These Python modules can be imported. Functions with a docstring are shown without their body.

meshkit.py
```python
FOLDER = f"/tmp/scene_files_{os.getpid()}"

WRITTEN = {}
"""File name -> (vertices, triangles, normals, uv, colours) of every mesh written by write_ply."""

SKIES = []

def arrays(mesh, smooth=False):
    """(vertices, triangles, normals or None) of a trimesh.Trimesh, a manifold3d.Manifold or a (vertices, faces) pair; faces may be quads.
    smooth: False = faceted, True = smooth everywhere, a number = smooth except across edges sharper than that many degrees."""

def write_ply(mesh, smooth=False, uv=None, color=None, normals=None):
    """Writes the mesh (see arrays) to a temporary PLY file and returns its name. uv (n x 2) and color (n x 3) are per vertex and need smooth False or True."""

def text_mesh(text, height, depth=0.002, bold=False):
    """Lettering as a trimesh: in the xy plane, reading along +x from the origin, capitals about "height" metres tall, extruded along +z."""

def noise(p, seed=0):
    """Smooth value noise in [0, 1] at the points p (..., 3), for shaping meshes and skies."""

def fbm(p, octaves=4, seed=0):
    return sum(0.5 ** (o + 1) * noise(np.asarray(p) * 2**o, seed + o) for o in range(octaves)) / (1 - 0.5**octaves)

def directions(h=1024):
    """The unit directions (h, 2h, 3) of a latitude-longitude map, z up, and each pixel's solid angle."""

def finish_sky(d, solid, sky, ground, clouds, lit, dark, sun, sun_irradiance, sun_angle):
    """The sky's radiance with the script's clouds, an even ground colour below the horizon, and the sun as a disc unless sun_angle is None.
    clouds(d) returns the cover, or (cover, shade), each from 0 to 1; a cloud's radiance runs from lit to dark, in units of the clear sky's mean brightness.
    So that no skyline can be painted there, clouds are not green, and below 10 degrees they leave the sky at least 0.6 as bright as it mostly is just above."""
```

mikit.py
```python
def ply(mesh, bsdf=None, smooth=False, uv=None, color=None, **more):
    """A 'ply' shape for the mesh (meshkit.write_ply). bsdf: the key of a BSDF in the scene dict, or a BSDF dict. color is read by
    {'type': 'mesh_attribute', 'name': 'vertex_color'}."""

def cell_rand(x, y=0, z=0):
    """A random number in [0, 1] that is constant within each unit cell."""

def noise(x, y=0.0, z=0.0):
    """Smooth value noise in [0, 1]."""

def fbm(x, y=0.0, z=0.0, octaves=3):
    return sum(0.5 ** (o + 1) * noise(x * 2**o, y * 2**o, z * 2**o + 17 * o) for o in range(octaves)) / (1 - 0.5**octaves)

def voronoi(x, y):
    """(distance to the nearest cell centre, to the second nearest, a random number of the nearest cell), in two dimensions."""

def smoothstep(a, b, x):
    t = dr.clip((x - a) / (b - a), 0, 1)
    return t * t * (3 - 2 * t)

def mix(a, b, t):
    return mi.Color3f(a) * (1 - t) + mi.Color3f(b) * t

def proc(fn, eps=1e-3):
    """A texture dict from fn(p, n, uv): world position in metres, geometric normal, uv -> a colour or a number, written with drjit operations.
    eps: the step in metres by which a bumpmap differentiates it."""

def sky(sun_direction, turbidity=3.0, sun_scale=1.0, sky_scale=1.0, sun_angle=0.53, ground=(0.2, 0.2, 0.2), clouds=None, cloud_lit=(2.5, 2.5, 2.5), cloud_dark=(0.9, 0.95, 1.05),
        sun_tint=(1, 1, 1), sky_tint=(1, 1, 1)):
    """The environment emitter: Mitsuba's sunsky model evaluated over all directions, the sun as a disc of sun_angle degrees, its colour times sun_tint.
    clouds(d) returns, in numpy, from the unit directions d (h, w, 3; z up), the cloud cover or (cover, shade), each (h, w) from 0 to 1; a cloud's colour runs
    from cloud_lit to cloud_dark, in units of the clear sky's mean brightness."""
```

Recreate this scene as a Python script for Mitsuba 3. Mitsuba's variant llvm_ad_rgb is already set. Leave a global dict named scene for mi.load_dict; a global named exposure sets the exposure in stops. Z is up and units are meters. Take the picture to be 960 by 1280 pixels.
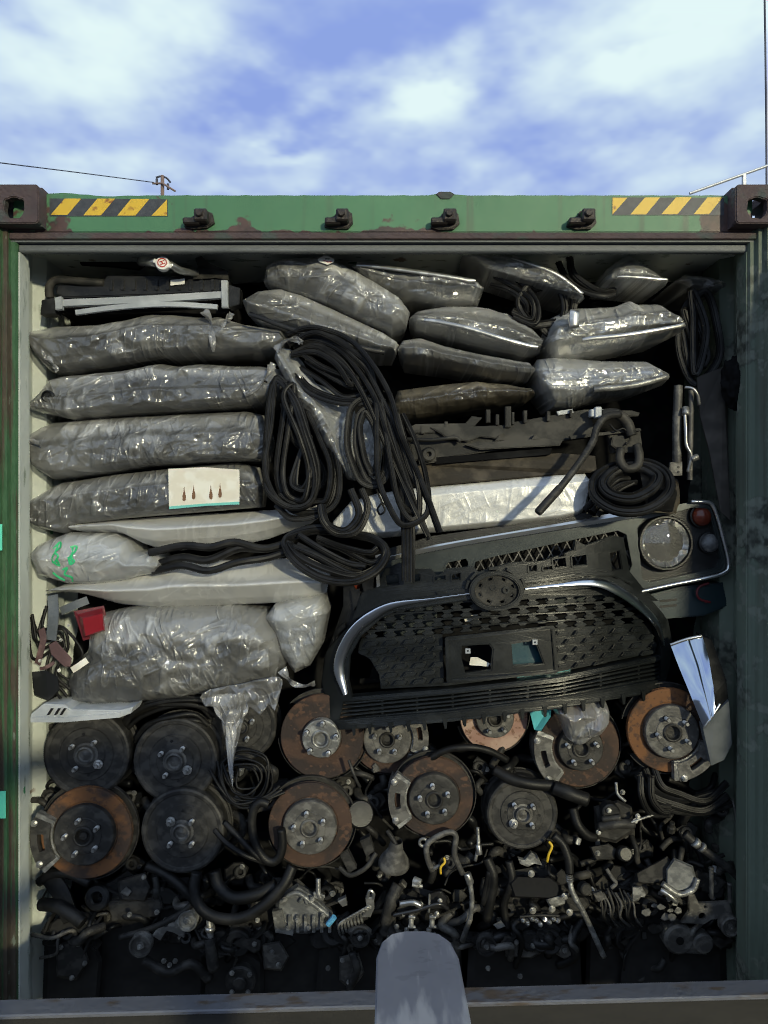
import math, random
import numpy as np, trimesh, drjit as dr, mitsuba as mi, mikit, meshkit
import shapely
from shapely.geometry import Polygon, Point, LineString
from shapely import affinity
from scipy.spatial import Delaunay
from scipy.interpolate import LinearNDInterpolator
from mikit import proc, noise, fbm, smoothstep, mix, voronoi, cell_rand

T = mi.ScalarTransform4f
F, CX, CY, H = 934.0, 480.0, 640.0, 1.88          # photo focal length (px), centre, eye height
D0 = 2.317                                        # distance of the container's door plane
scene, labels = {}, {}

# ------------------------------------------------------------------ camera, sky, exposure
scene['camera'] = {'type': 'perspective', 'fov': math.degrees(2 * math.atan(480 / F)), 'fov_axis': 'x', 'near_clip': 0.05, 'far_clip': 3000.0,
                   'to_world': T().look_at(origin=[0, 0, H], target=[0, 1, H], up=[0, 0, 1])}

SUN = np.array([0.40, -0.86, 0.195]); SUN /= np.linalg.norm(SUN)


def clouds(d):
    x, y, z = d[..., 0], d[..., 1], d[..., 2]
    zz = np.maximum(z, 0.03)
    q = np.stack([x / (zz + 0.35), y / (zz + 0.35), zz * 1.5], -1)
    n = meshkit.fbm(q * 3.1 + 5.3, 6, 3)
    n2 = meshkit.fbm(q * 8.0 + 11.7, 5, 9)
    az, el = np.degrees(np.arctan2(x, y)), np.degrees(np.arcsin(np.clip(z, -1, 1)))
    az = az + 9 * (n - 0.5) + 4 * (n2 - 0.5)
    el = el + 7 * (n2 - 0.5)
    s = 0.68 + 0.75 * (n - 0.5) + 0.95 * (n2 - 0.5) + 0.62 * (meshkit.fbm(q * 19 + 2.2, 4, 21) - 0.5)    # 1: thick blue-grey cloud, 0: thin bright cloud

    def blob(a, e, wa, we, k):
        return k * np.exp(-((az - a) / wa) ** 2 - ((el - e) / we) ** 2)
    s = s + blob(-8, 30.3, 8, 2.8, .60) + blob(4, 32.6, 9, 2.4, .60) + blob(-20, 31, 6.5, 4.0, -.62) + blob(-25, 27, 5, 1.6, -.2) + blob(19, 29.8, 6.5, 2.8, -.66) + blob(24, 33.5, 6, 2.5, -.4) \
        + blob(2.0, 27.9, 3.2, 0.7, -.50) + blob(-7, 25.9, 3.8, .8, -.42) + blob(16, 26.6, 9, 1.2, .25) + blob(-22, 24.8, 8, 1.5, .25) + blob(-27, 30.2, 3, 1.0, .4) + blob(17, 30.5, 3.5, .7, .35)
    s = np.clip((s - .10) / 1.08, 0, 1)
    s = .45 * s + .55 * s * s * (3 - 2 * s)
    return np.ones_like(s), s


scene['sky_light'] = mikit.sky(SUN, turbidity=3, sun_scale=0.34, sky_scale=1.0, sun_angle=2.5, ground=(.06, .06, .06), clouds=clouds,
                               cloud_lit=(1.50, 1.82, 1.82), cloud_dark=(.52, .73, 1.50), sun_tint=(.71, 1.03, 1.74))
exposure = 3.3

# ------------------------------------------------------------------ helpers


def P(px, py, Y):
    """The point at photo pixel (px, py) at the distance Y from the camera's plane."""
    return np.array([(px - CX) * Y / F, Y, H - (py - CY) * Y / F])


def numbered(name, parent=None):
    base = f'{parent}__{name}' if parent else name
    key, k = base, 0
    while key in scene or key in labels or any(q.startswith(key + '__') for q in scene):
        k += 1
        key = f'{base}_{k:03d}'
    return key


def thing(name, label, cat, group=None, kind=None):
    key = numbered(name)
    labels[key] = {'label': label, 'category': cat}
    if group: labels[key]['group'] = group
    if kind: labels[key]['kind'] = kind
    return key


def cat(*ms):
    ms = [m for q in ms for m in (q if isinstance(q, (list, tuple)) else [q])]
    return trimesh.util.concatenate([trimesh.Trimesh(m.vertices, m.faces, process=False) for m in ms])


def obj(name, mesh, m, parent=None, smooth=False, label=None, uv=None, color=None):
    if isinstance(mesh, (list, tuple)): mesh = cat(*mesh)
    key = numbered(name, parent)
    scene[key] = mikit.ply(mesh, m, smooth, uv=uv, color=color)
    if label: labels[key] = {'label': label}
    return key


def struct(name, mesh, m, label, category, smooth=False):
    key = obj(name, mesh, m, None, smooth)
    labels[key] = {'label': label, 'category': category, 'kind': 'structure'}
    return key


def box(x0, x1, y0, y1, z0, z1, c=0.0):
    if c <= 0:
        m = trimesh.creation.box((x1 - x0, y1 - y0, z1 - z0))
        m.apply_translation(((x0 + x1) / 2, (y0 + y1) / 2, (z0 + z1) / 2))
        return m
    pts = []
    for x, sx in ((x0, 1), (x1, -1)):
        for y, sy in ((y0, 1), (y1, -1)):
            for z, sz in ((z0, 1), (z1, -1)):
                pts += [(x + sx * c, y + sy * c, z), (x + sx * c, y, z + sz * c), (x, y + sy * c, z + sz * c)]
    return trimesh.Trimesh(pts).convex_hull


def hull(pts):
    return trimesh.Trimesh(np.array(pts, float)).convex_hull


def poly_px(pts, Y, curve=0):
    """Photo outline -> shapely polygon in metres (x, z) in the plane at distance Y."""
    p = np.array([[(a - CX) * Y / F, H - (b - CY) * Y / F] for a, b in pts])
    if curve > 1: p = loop_smooth(p, curve)
    g = Polygon(p)
    return g if g.is_valid else g.buffer(0)


def loop_smooth(p, k=6):
    """Closed Catmull-Rom through the points."""
    p = np.asarray(p, float)
    n = len(p)
    out = []
    for i in range(n):
        a, b, c, d = p[(i - 1) % n], p[i], p[(i + 1) % n], p[(i + 2) % n]
        for t in np.arange(k) / k:
            out.append(0.5 * (2 * b + (c - a) * t + (2 * a - 5 * b + 4 * c - d) * t * t + (3 * b - a - 3 * c + d) * t ** 3))
    return np.array(out)


def path_smooth(p, k=8):
    p = np.asarray(p, float)
    q = np.vstack([2 * p[0] - p[1], p, 2 * p[-1] - p[-2]])
    out = []
    for i in range(1, len(q) - 2):
        a, b, c, d = q[i - 1], q[i], q[i + 1], q[i + 2]
        for t in np.arange(k) / k:
            out.append(0.5 * (2 * b + (c - a) * t + (2 * a - 5 * b + 4 * c - d) * t * t + (3 * b - a - 3 * c + d) * t ** 3))
    return np.array(out + [p[-1]])


def prism(poly, y0, y1, c=0.0):
    """Solid between distances y0 (front) and y1 (back) over a polygon in (x, z); c: chamfer of the front edge."""
    out = []
    for g in getattr(poly, 'geoms', [poly]):
        if g.is_empty or g.area < 1e-8: continue
        m = trimesh.creation.extrude_polygon(g, y1 - y0 - (c if c else 0), engine='earcut')
        v = m.vertices
        out.append(trimesh.Trimesh(np.stack([v[:, 0], y1 - v[:, 2], v[:, 1]], 1), m.faces, process=False))
        if c:
            g2 = g.buffer(-c, join_style=2)
            for h in getattr(g2, 'geoms', [g2]):
                if h.is_empty: continue
                m = trimesh.creation.extrude_polygon(h, c, engine='earcut')
                v = m.vertices
                out.append(trimesh.Trimesh(np.stack([v[:, 0], y0 + c - v[:, 2], v[:, 1]], 1), m.faces, process=False))
    return cat(*out)


def plate(pts, Y, thick, c=0.0, curve=0):
    return prism(poly_px(pts, Y, curve), Y, Y + thick, c)


def bend(mesh, fn):
    v = np.array(mesh.vertices)
    v[:, 1] += fn(v[:, 0], v[:, 2])
    return trimesh.Trimesh(v, mesh.faces, process=False)


def frames(p, closed=False, up=None):
    t = np.gradient(p, axis=0) if not closed else np.roll(p, -1, 0) - np.roll(p, 1, 0)
    t /= np.linalg.norm(t, axis=1, keepdims=True) + 1e-12
    a = np.array(up if up is not None else [0, -1, 0.02], float)
    n = np.zeros_like(p)
    for i in range(len(p)):
        a = a - t[i] * (a @ t[i])
        if np.linalg.norm(a) < 1e-3: a = np.cross(t[i], [1, 0, 0.3])
        a /= np.linalg.norm(a)
        n[i] = a
    return t, n, np.cross(t, n)


ROUND = [(math.cos(a), math.sin(a)) for a in np.arange(10) * 2 * math.pi / 10]
# section of a rubber door seal: a clip channel with a lip and two grooves
SEAL = [(-1, -.62), (-.55, -.75), (-.5, -.45), (-.2, -.45), (-.15, -.75), (.5, -.75), (1, -.5), (1.1, 0), (.95, .35), (.6, .62), (.42, .3), (.2, .3), (.05, .7), (-.5, .75), (-.6, .45), (-.85, .45), (-1.05, .2)]


def sweep(p, r, section=ROUND, k=8, closed=False, twist=0.0, up=None, taper=None):
    """A section of half-width r swept along the smoothed path p."""
    p = np.asarray(p, float)
    p = loop_smooth(p, k) if closed else (path_smooth(p, k) if k > 1 else p)
    t, n, b = frames(p, closed, up)
    s = np.array(section, float)
    m, w = len(p), len(s)
    ang = np.linspace(0, twist, m)
    ca, sa = np.cos(ang)[:, None], np.sin(ang)[:, None]
    u, v = s[None, :, 0] * ca - s[None, :, 1] * sa, s[None, :, 0] * sa + s[None, :, 1] * ca
    rr = r * (np.ones(m) if taper is None else np.interp(np.linspace(0, 1, m), *taper))[:, None, None]
    V = (p[:, None] + rr * (u[..., None] * b[:, None] + v[..., None] * n[:, None])).reshape(-1, 3)
    i, j = np.meshgrid(np.arange(m if closed else m - 1), np.arange(w), indexing='ij')
    i2, j2 = (i + 1) % m, (j + 1) % w
    q = np.stack([i * w + j, i * w + j2, i2 * w + j2, i2 * w + j], -1).reshape(-1, 4)
    f = np.vstack([q[:, [0, 1, 2]], q[:, [0, 2, 3]]])
    if not closed:
        V = np.vstack([V, p[0], p[-1]])
        j = np.arange(w)
        f = np.vstack([f, np.stack([(j + 1) % w, j, j * 0 + m * w], 1), np.stack([(m - 1) * w + j, (m - 1) * w + (j + 1) % w, j * 0 + m * w + 1], 1)])
    mesh = trimesh.Trimesh(V, f, process=False)
    if mesh.volume < 0: mesh.invert()
    return mesh


def px_path(pts):
    """[(px, py, Y), ...] -> points."""
    return np.array([P(a, b, c) for a, b, c in pts])


def tube(pts, r_px, section=ROUND, **k):
    p = px_path(pts)
    return sweep(p, r_px * p[:, 1].mean() / F, section, **k)


def lathe(profile, n=48):
    """Revolves [(radius, height), ...] about the local z axis (height towards the viewer once placed); the profile runs from the back to the front."""
    m = trimesh.creation.revolve(np.array(profile, float), sections=n)
    if m.volume < 0: m.invert()
    return m


def aim(nrm, roll=0.0):
    """Rotation that turns local z to nrm and local y as near to world up as it gets."""
    z = np.array(nrm, float); z /= np.linalg.norm(z)
    x = np.cross([0, 0, 1.0], z); x /= np.linalg.norm(x)
    y = np.cross(z, x)
    R = np.eye(4)
    c, s = math.cos(roll), math.sin(roll)
    R[:3, 0], R[:3, 1], R[:3, 2] = x * c + y * s, -x * s + y * c, z
    return R


def put(mesh, at, nrm=(0, -1, 0), roll=0.0):
    m = mesh.copy()
    R = aim(nrm, roll); R[:3, 3] = at
    m.apply_transform(R)
    return m


def cyl(r, h0, h1, n=24, c=0.0):
    """Cylinder along local z from h0 to h1 with a chamfered front edge."""
    return lathe([(0, h0), (r, h0), (r, h1 - c), (max(r - c, 1e-4), h1), (0, h1)] if c else [(0, h0), (r, h0), (r, h1), (0, h1)], n)


def shift(m, x=0, y=0, z=0):
    m = m.copy(); m.apply_translation((x, y, z)); return m


def hexbolt(r, h):
    return cat(cyl(r, 0, h, 6), cyl(r * 1.35, -.001, h * .3, 16), cyl(r * .6, 0, h * 1.25, 10))


# ------------------------------------------------------------------ materials


def pr(base, rough, metal=0.0, spec=0.5, **k):
    d = {'type': 'principled', 'base_color': base if isinstance(base, dict) else {'type': 'rgb', 'value': list(base)}, 'roughness': rough, 'metallic': metal, 'specular': spec}
    d.update(k)
    return d


def mat(name, d, bump=None, amp=0.001, eps=1e-3):
    if bump is not None:
        d = {'type': 'bumpmap', 'arbitrary': proc(bump, eps), 'scale': amp, 'bsdf': d}
    scene[name] = {'type': 'twosided', 'bsdf': d}
    return name
def rusty(paint, rust1, rust2, cover, kx=9.0):
    """Paint with rust patches: cover(p) shifts how much of the paint is gone."""
    def fn(p, n, uv):
        a = fbm(p.x * kx, p.y * kx, p.z * kx, 5)
        b = fbm(p.x * 41 + 3, p.y * 41, p.z * 33, 3)
        r = smoothstep(.50, .56, a * .75 + b * .25 + cover(p))
        rust = mix(rust1, rust2, smoothstep(.3, .7, b))
        col = mi.Color3f(paint) * (.82 + .36 * fbm(p.x * 4, p.y * 4, p.z * 2.0 + 9, 4))
        streak = smoothstep(.55, .8, fbm(p.x * 30, p.y * 30, p.z * 1.5, 3))
        return mix(mix(col, mi.Color3f(.07, .065, .05), streak * .55), rust, r)
    return proc(fn)


HZ = P(0, 300, D0)[2]
mat('header_paint', pr(rusty((.060, .175, .085), (.035, .024, .022), (.075, .040, .034), lambda p: .25 * smoothstep(HZ + .045, HZ + .004, p.z) + .15 * smoothstep(.62, .3, dr.abs(p.x + .28)) * smoothstep(HZ + .055, HZ + .02, p.z) + .10 * smoothstep(.93, 1.05, dr.abs(p.x)) - .17), .5),
    lambda p, n, uv: fbm(p.x * 16, p.y * 16, p.z * 9, 2), .002)
def post_fn(p, n, uv):
    a = fbm(p.x * 60, p.y * 60, p.z * 2.2, 4)
    b = fbm(p.x * 40, p.y * 40, p.z * 22, 4)
    col = mix((.032, .085, .040), (.055, .125, .062), b)
    col = mix(col, mix((.045, .036, .028), (.085, .07, .05), b), smoothstep(.48, .60, a + .10 * smoothstep(-1.150, -1.170, p.x)))
    return mix(col, (.16, .19, .15), smoothstep(.66, .72, b * .6 + a * .4) * .8)


mat('post_paint', pr(proc(post_fn), .6, 0, .3), lambda p, n, uv: fbm(p.x * 60, p.y * 60, p.z * 25, 3), .004)
mat('rust_steel', pr(proc(lambda p, n, uv: mix(mix((.040, .030, .034), (.085, .055, .055), fbm(p.x * 30, p.y * 30, p.z * 30, 4)), (.05, .06, .055), smoothstep(.55, .7, fbm(p.x * 14, p.y * 14, p.z * 14 + 4, 4)))), .75),
    lambda p, n, uv: fbm(p.x * 120, p.y * 120, p.z * 120, 3), .004)
mat('dark_steel', pr(proc(lambda p, n, uv: mix((.012, .012, .014), (.045, .035, .03), fbm(p.x * 60, p.y * 60, p.z * 60, 4))), .55, .3), lambda p, n, uv: fbm(p.x * 150, p.y * 150, p.z * 150, 2), .002)


def pale_fn(p, n, uv):
    a = fbm(p.x * 8, p.y * 14, p.z * 5, 5)
    col = mix((.40, .44, .40), (.54, .57, .53), a)
    s = smoothstep(.61, .74, fbm(p.x * 20, p.y * 30, p.z * 7 + 3, 5))
    col = mix(col, (.16, .20, .15), s * .8)
    g = smoothstep(.76, .80, fbm(p.x * 9, p.y * 22, p.z * 11 + 31, 4))
    col = mix(col, (.04, .17, .08), g)
    r = smoothstep(.72, .80, fbm(p.x * 16 + 7, p.y * 16, p.z * 16, 5))
    return mix(col, (.13, .075, .045), r * .8)


mat('pale_paint', pr(proc(pale_fn), .6), lambda p, n, uv: fbm(p.x * 40, p.y * 40, p.z * 20, 3), .003)
mat('gasket_grey', pr(proc(lambda p, n, uv: mix((.085, .095, .098), (.14, .15, .155), fbm(p.x * 10, p.y * 30, p.z * 30, 4))), .6))
mat('plywood', pr(proc(lambda p, n, uv: mix((.06, .045, .03), (.13, .10, .07), fbm(p.x * 30, p.y * 3, 0, 4))), .8))
mat('yellow_tape', pr(proc(lambda p, n, uv: mix((.62, .40, .03), (.25, .09, .02), smoothstep(.60, .72, fbm(p.x * 28, p.y * 5, p.z * 28 + 2, 4)))), .45))
mat('black_tape', pr(proc(lambda p, n, uv: mix((.022, .024, .03), (.06, .065, .075), fbm(p.x * 60, p.y * 9, p.z * 60, 3))), .5))
mat('mint_tape', pr((.12, .62, .42), .45))
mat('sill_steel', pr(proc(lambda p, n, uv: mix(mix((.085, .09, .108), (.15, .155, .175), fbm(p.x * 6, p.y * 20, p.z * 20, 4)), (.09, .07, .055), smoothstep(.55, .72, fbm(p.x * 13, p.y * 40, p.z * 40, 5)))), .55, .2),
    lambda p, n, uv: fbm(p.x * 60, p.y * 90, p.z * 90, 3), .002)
mat('sill_side_shaded', pr(proc(lambda p, n, uv: mix((.009, .0085, .008), (.026, .024, .021), fbm(p.x * 9, p.y * 20, p.z * 30, 5))), .75))  # rail side kept near black to put its shade into the colour


def fork_fn(p, n, uv):
    a = fbm(p.x * 14, p.y * 9, p.z * 9, 5)
    w = smoothstep(.48, .72, fbm(p.x * 34, p.y * 7, 1, 5))
    d = smoothstep(.70, .80, fbm(p.x * 30 + 4, p.y * 60, 2, 4))
    return mix(mix(mix((.12, .125, .15), (.20, .205, .235), a), (.38, .38, .39), w * .75), (.05, .055, .07), d * .2)


mat('fork_steel', pr(proc(fork_fn), .52, .25), lambda p, n, uv: fbm(p.x * 70, p.y * 22, p.z * 40, 3), .0012)
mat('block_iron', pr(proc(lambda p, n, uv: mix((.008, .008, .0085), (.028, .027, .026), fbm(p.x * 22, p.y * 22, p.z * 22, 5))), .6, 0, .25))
mat('shaded_green_jamb', pr(rusty((.11, .14, .11), (.040, .046, .038), (.16, .18, .15), lambda p: -.02 + 0 * p.x, 5.0), .65, 0, .3))  # scraped green paint, its dark tone also painting the shade on the right side
mat('asphalt', pr(proc(lambda p, n, uv: mix((.035, .035, .037), (.075, .073, .07), fbm(p.x * 2, p.y * 2, 0, 6))), .9))
mat('galvanised', pr((.42, .44, .47), .45, .4))
mat('wire_dark', pr((.05, .055, .08), .6))
mat('pole_brown', pr((.20, .14, .12), .8))

# car parts
def grime(c, d, k=25.0, lo=.42, hi=.68):
    return proc(lambda p, n, uv: mix(c, d, smoothstep(lo, hi, fbm(p.x * k, p.y * k, p.z * k, 5))))


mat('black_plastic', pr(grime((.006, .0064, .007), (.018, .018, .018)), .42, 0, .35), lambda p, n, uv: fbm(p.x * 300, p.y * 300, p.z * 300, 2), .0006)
mat('dusty_plastic', pr(grime((.013, .013, .0125), (.046, .043, .038), 18), .6, 0, .3))
mat('grille_plastic', pr(grime((.008, .0095, .0102), (.018, .0200, .0208), 14), .32, 0, .40))
mat('rubber', pr(grime((.0045, .0045, .0047), (.0135, .0132, .013), 22), .52, 0, .34))
mat('chrome', pr((.80, .82, .85), .06, 1.0))
mat('chrome_soft', pr((.74, .76, .79), .20, 1.0))
mat('bright_metal', pr(grime((.36, .36, .35), (.58, .57, .55), 40), .3, .85))
mat('alloy', pr(grime((.16, .16, .155), (.36, .36, .345), 45), .42, .55), lambda p, n, uv: fbm(p.x * 160, p.y * 160, p.z * 160, 3), .0015)
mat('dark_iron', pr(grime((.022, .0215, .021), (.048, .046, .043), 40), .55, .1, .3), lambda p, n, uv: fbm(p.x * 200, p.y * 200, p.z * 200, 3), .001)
mat('grey_iron', pr(grime((.060, .058, .055), (.13, .125, .115), 40), .55, .2), lambda p, n, uv: fbm(p.x * 200, p.y * 200, p.z * 200, 3), .001)


def rust_disc(c0, c1, c2):
    def fn(p, n, uv):
        a = fbm(p.x * 18, p.y * 18, p.z * 18, 5)
        b = fbm(p.x * 90, p.y * 90, p.z * 90, 3)
        return mix(mix(c0, c1, smoothstep(.42, .58, fbm(p.x * 11 + 2, p.y * 11, p.z * 11, 5))), c2, smoothstep(.54, .66, b * .6 + a * .4))
    return proc(fn)


mat('rust_orange', pr(rust_disc((.036, .022, .016), (.145, .062, .022), (.070, .034, .018)), .8), lambda p, n, uv: fbm(p.x * 220, p.y * 220, p.z * 220, 3), .0016)
mat('rust_brown', pr(rust_disc((.024, .015, .012), (.052, .027, .017), (.080, .040, .023)), .75), lambda p, n, uv: fbm(p.x * 220, p.y * 220, p.z * 220, 3), .0014)
mat('rust_pink', pr(rust_disc((.26, .15, .12), (.36, .25, .20), (.14, .07, .04)), .5, .3))

# wrapping
def ridge_t(x, y, k):
    r = 1 - dr.abs(2 * noise(x, y) - 1)
    return r ** k


def film_height(u, v):
    """Stretched, gathered wrap: patches of fine creases in three directions, and sharp kinks."""
    wu, wv = u + .016 * (fbm(u * 13, v * 13, 1.0, 2) - .5), v + .016 * (fbm(u * 13, v * 13, 7.0, 2) - .5)
    h = mi.Float(0)
    for i, (a, fine, lng) in enumerate(((82, 42.0, 9.0), (114, 55.0, 11.0), (24, 38.0, 8.0))):
        c, s = math.cos(math.radians(a)), math.sin(math.radians(a))
        x, y = wu * c + wv * s, wv * c - wu * s
        m = smoothstep(.44, .62, fbm(u * 6 + 3.1 * i, v * 8 + 1.7 * i, 0.0, 2))
        h = dr.maximum(h, m * (.8 * ridge_t(x * lng, y * fine, 2.6) + .3 * ridge_t(x * lng * 2 + 9, y * fine * 2.1, 2.2)))
    return h + .35 * ridge_t(wu * 22, wv * 26, 5) + .45 * noise(u * 45, v * 45) + .9 * noise(u * 17, v * 23, 4.0)


def film_weight(lo, hi):
    def fn(p, n, uv):
        return lo + (hi - lo) * smoothstep(1.35, 1.9, film_height(uv.x, uv.y))
    return proc(fn)


FILM_BUMP = lambda p, n, uv: film_height(uv.x, uv.y)


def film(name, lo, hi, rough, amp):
    """Stretch film: part clear sheet, part glossy hazy layer; its haze (random patches, and sky light painted on the upper part) comes per vertex."""
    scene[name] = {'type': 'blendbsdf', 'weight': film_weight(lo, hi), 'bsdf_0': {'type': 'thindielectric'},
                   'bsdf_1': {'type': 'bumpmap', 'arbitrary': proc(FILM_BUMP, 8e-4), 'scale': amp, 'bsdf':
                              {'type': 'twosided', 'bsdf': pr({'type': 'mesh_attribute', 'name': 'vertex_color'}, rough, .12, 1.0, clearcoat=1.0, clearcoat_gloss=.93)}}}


film('film_clear', .40, .74, .17, .0068)
film('film_milky', .78, .92, .40, .0014)
mat('white_panel', pr(grime((.50, .50, .47), (.62, .61, .57), 8), .4))
mat('card_white', pr(grime((.66, .62, .52), (.72, .70, .62), 30), .7))
mat('silver_panel', pr(grime((.50, .50, .48), (.72, .71, .68), 14), .26, .9))
mat('brown_stuff', pr(grime((.030, .025, .019), (.075, .062, .046), 22), .7, 0, .3))

mat('amber', pr((.12, .020, .009), .15, clearcoat=.5))
mat('red_plastic', pr((.22, .014, .022), .25))
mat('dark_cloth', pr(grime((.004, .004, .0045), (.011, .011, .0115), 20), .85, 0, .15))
mat('card_brown', pr(grime((.05, .045, .04), (.09, .08, .07), 15), .8))
mat('grey_panel', pr(grime((.085, .095, .105), (.12, .13, .14), 12), .35))
mat('suv_paint', pr(grime((.016, .023, .024), (.030, .038, .038), 9), .28, .3, clearcoat=.3))
mat('silver_trim', pr((.62, .63, .63), .22, .9))
mat('light_grey', pr(grime((.30, .32, .34), (.40, .42, .44), 14), .45))
mat('leather_brown', pr(grime((.09, .05, .05), (.17, .10, .095), 25), .6))
mat('white_paint', pr((.72, .71, .68), .5))
mat('red_paint', pr((.45, .03, .02), .5))
mat('brown_print', pr((.16, .08, .04), .6))
mat('green_marker', pr((.03, .42, .16), .5))
mat('mint_plastic', pr((.16, .50, .44), .4))
mat('teal_sheet', pr((.006, .045, .065), .35))
mat('cyan_foil', pr((.10, .42, .47), .3))
mat('yellow_wire', pr((.62, .40, .03), .4))
mat('blue_clip', pr((.10, .33, .55), .4))
scene['lens_sheet'] = {'type': 'thindielectric', 'int_ior': 1.5}
mat('chrome_blue', pr((.50, .56, .66), .10, 1.0))
mat('teal_dark', pr((.010, .024, .030), .35))

mat('gloss_black', pr((.012, .012, .013), .15, clearcoat=.6))
mat('alloy_dark', pr(grime((.12, .125, .13), (.23, .235, .235), 38), .45, .4), lambda p, n, uv: fbm(p.x * 160, p.y * 160, p.z * 160, 3), .0012)
mat('red_dark', pr((.10, .008, .012), .4))
# ------------------------------------------------------------------ the setting
ground = box(-60, 60, -60, 400, -.2, 0)
struct('ground', ground, 'asphalt', 'dark asphalt yard under and around the container', 'ground')
XL, XR = P(20, 0, D0)[0], P(937, 0, D0)[0]
ZT, ZF = P(0, 312, D0)[2], .12
OXL, OXR = XL - .07, XR + .07
LEN = 6.0

con = thing('shipping_container', 'green steel shipping container with rusty corners, open and crammed with car parts', 'shipping container')
zh0, zh1 = P(0, 291, D0)[2], P(0, 243.5, D0)[2]
# header beam: its top edge is dented, so it is built as a lofted strip
xs = np.linspace(OXL + .06, OXR - .06, 90)
def top_edge(x):
    px = CX + x * F / D0
    d = 3.0 * np.exp(-((px - 80) / 38) ** 2) + 2.0 * np.exp(-((px - 556) / 16) ** 4) - 1.6 * np.exp(-((px - 128) / 30) ** 2)
    return zh1 + d * D0 / F + .0012 * np.sin(px * .21) * np.sin(px * .047)
fr, bk = [], []
hp = Polygon([(x, top_edge(x)) for x in xs] + [(xs[-1], zh0), (xs[0], zh0)])
hd = obj('header_beam', prism(hp, D0, D0 + .09, .004), 'header_paint', con)
obj('header_lip', box(OXL + .05, OXR - .05, D0 - .006, D0 + .03, P(0, 299.5, D0)[2], zh0 - .0005, .003), 'rust_steel', con)
obj('drip_strip', box(OXL + .05, OXR - .05, D0 + .004, D0 + .06, P(0, 302, D0)[2], P(0, 299.6, D0)[2]), 'gasket_grey', con)
obj('inner_header', box(OXL + .05, OXR - .05, D0 + .02, D0 + .045, ZT, P(0, 302.2, D0)[2], .004), 'gasket_grey', con)


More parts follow.
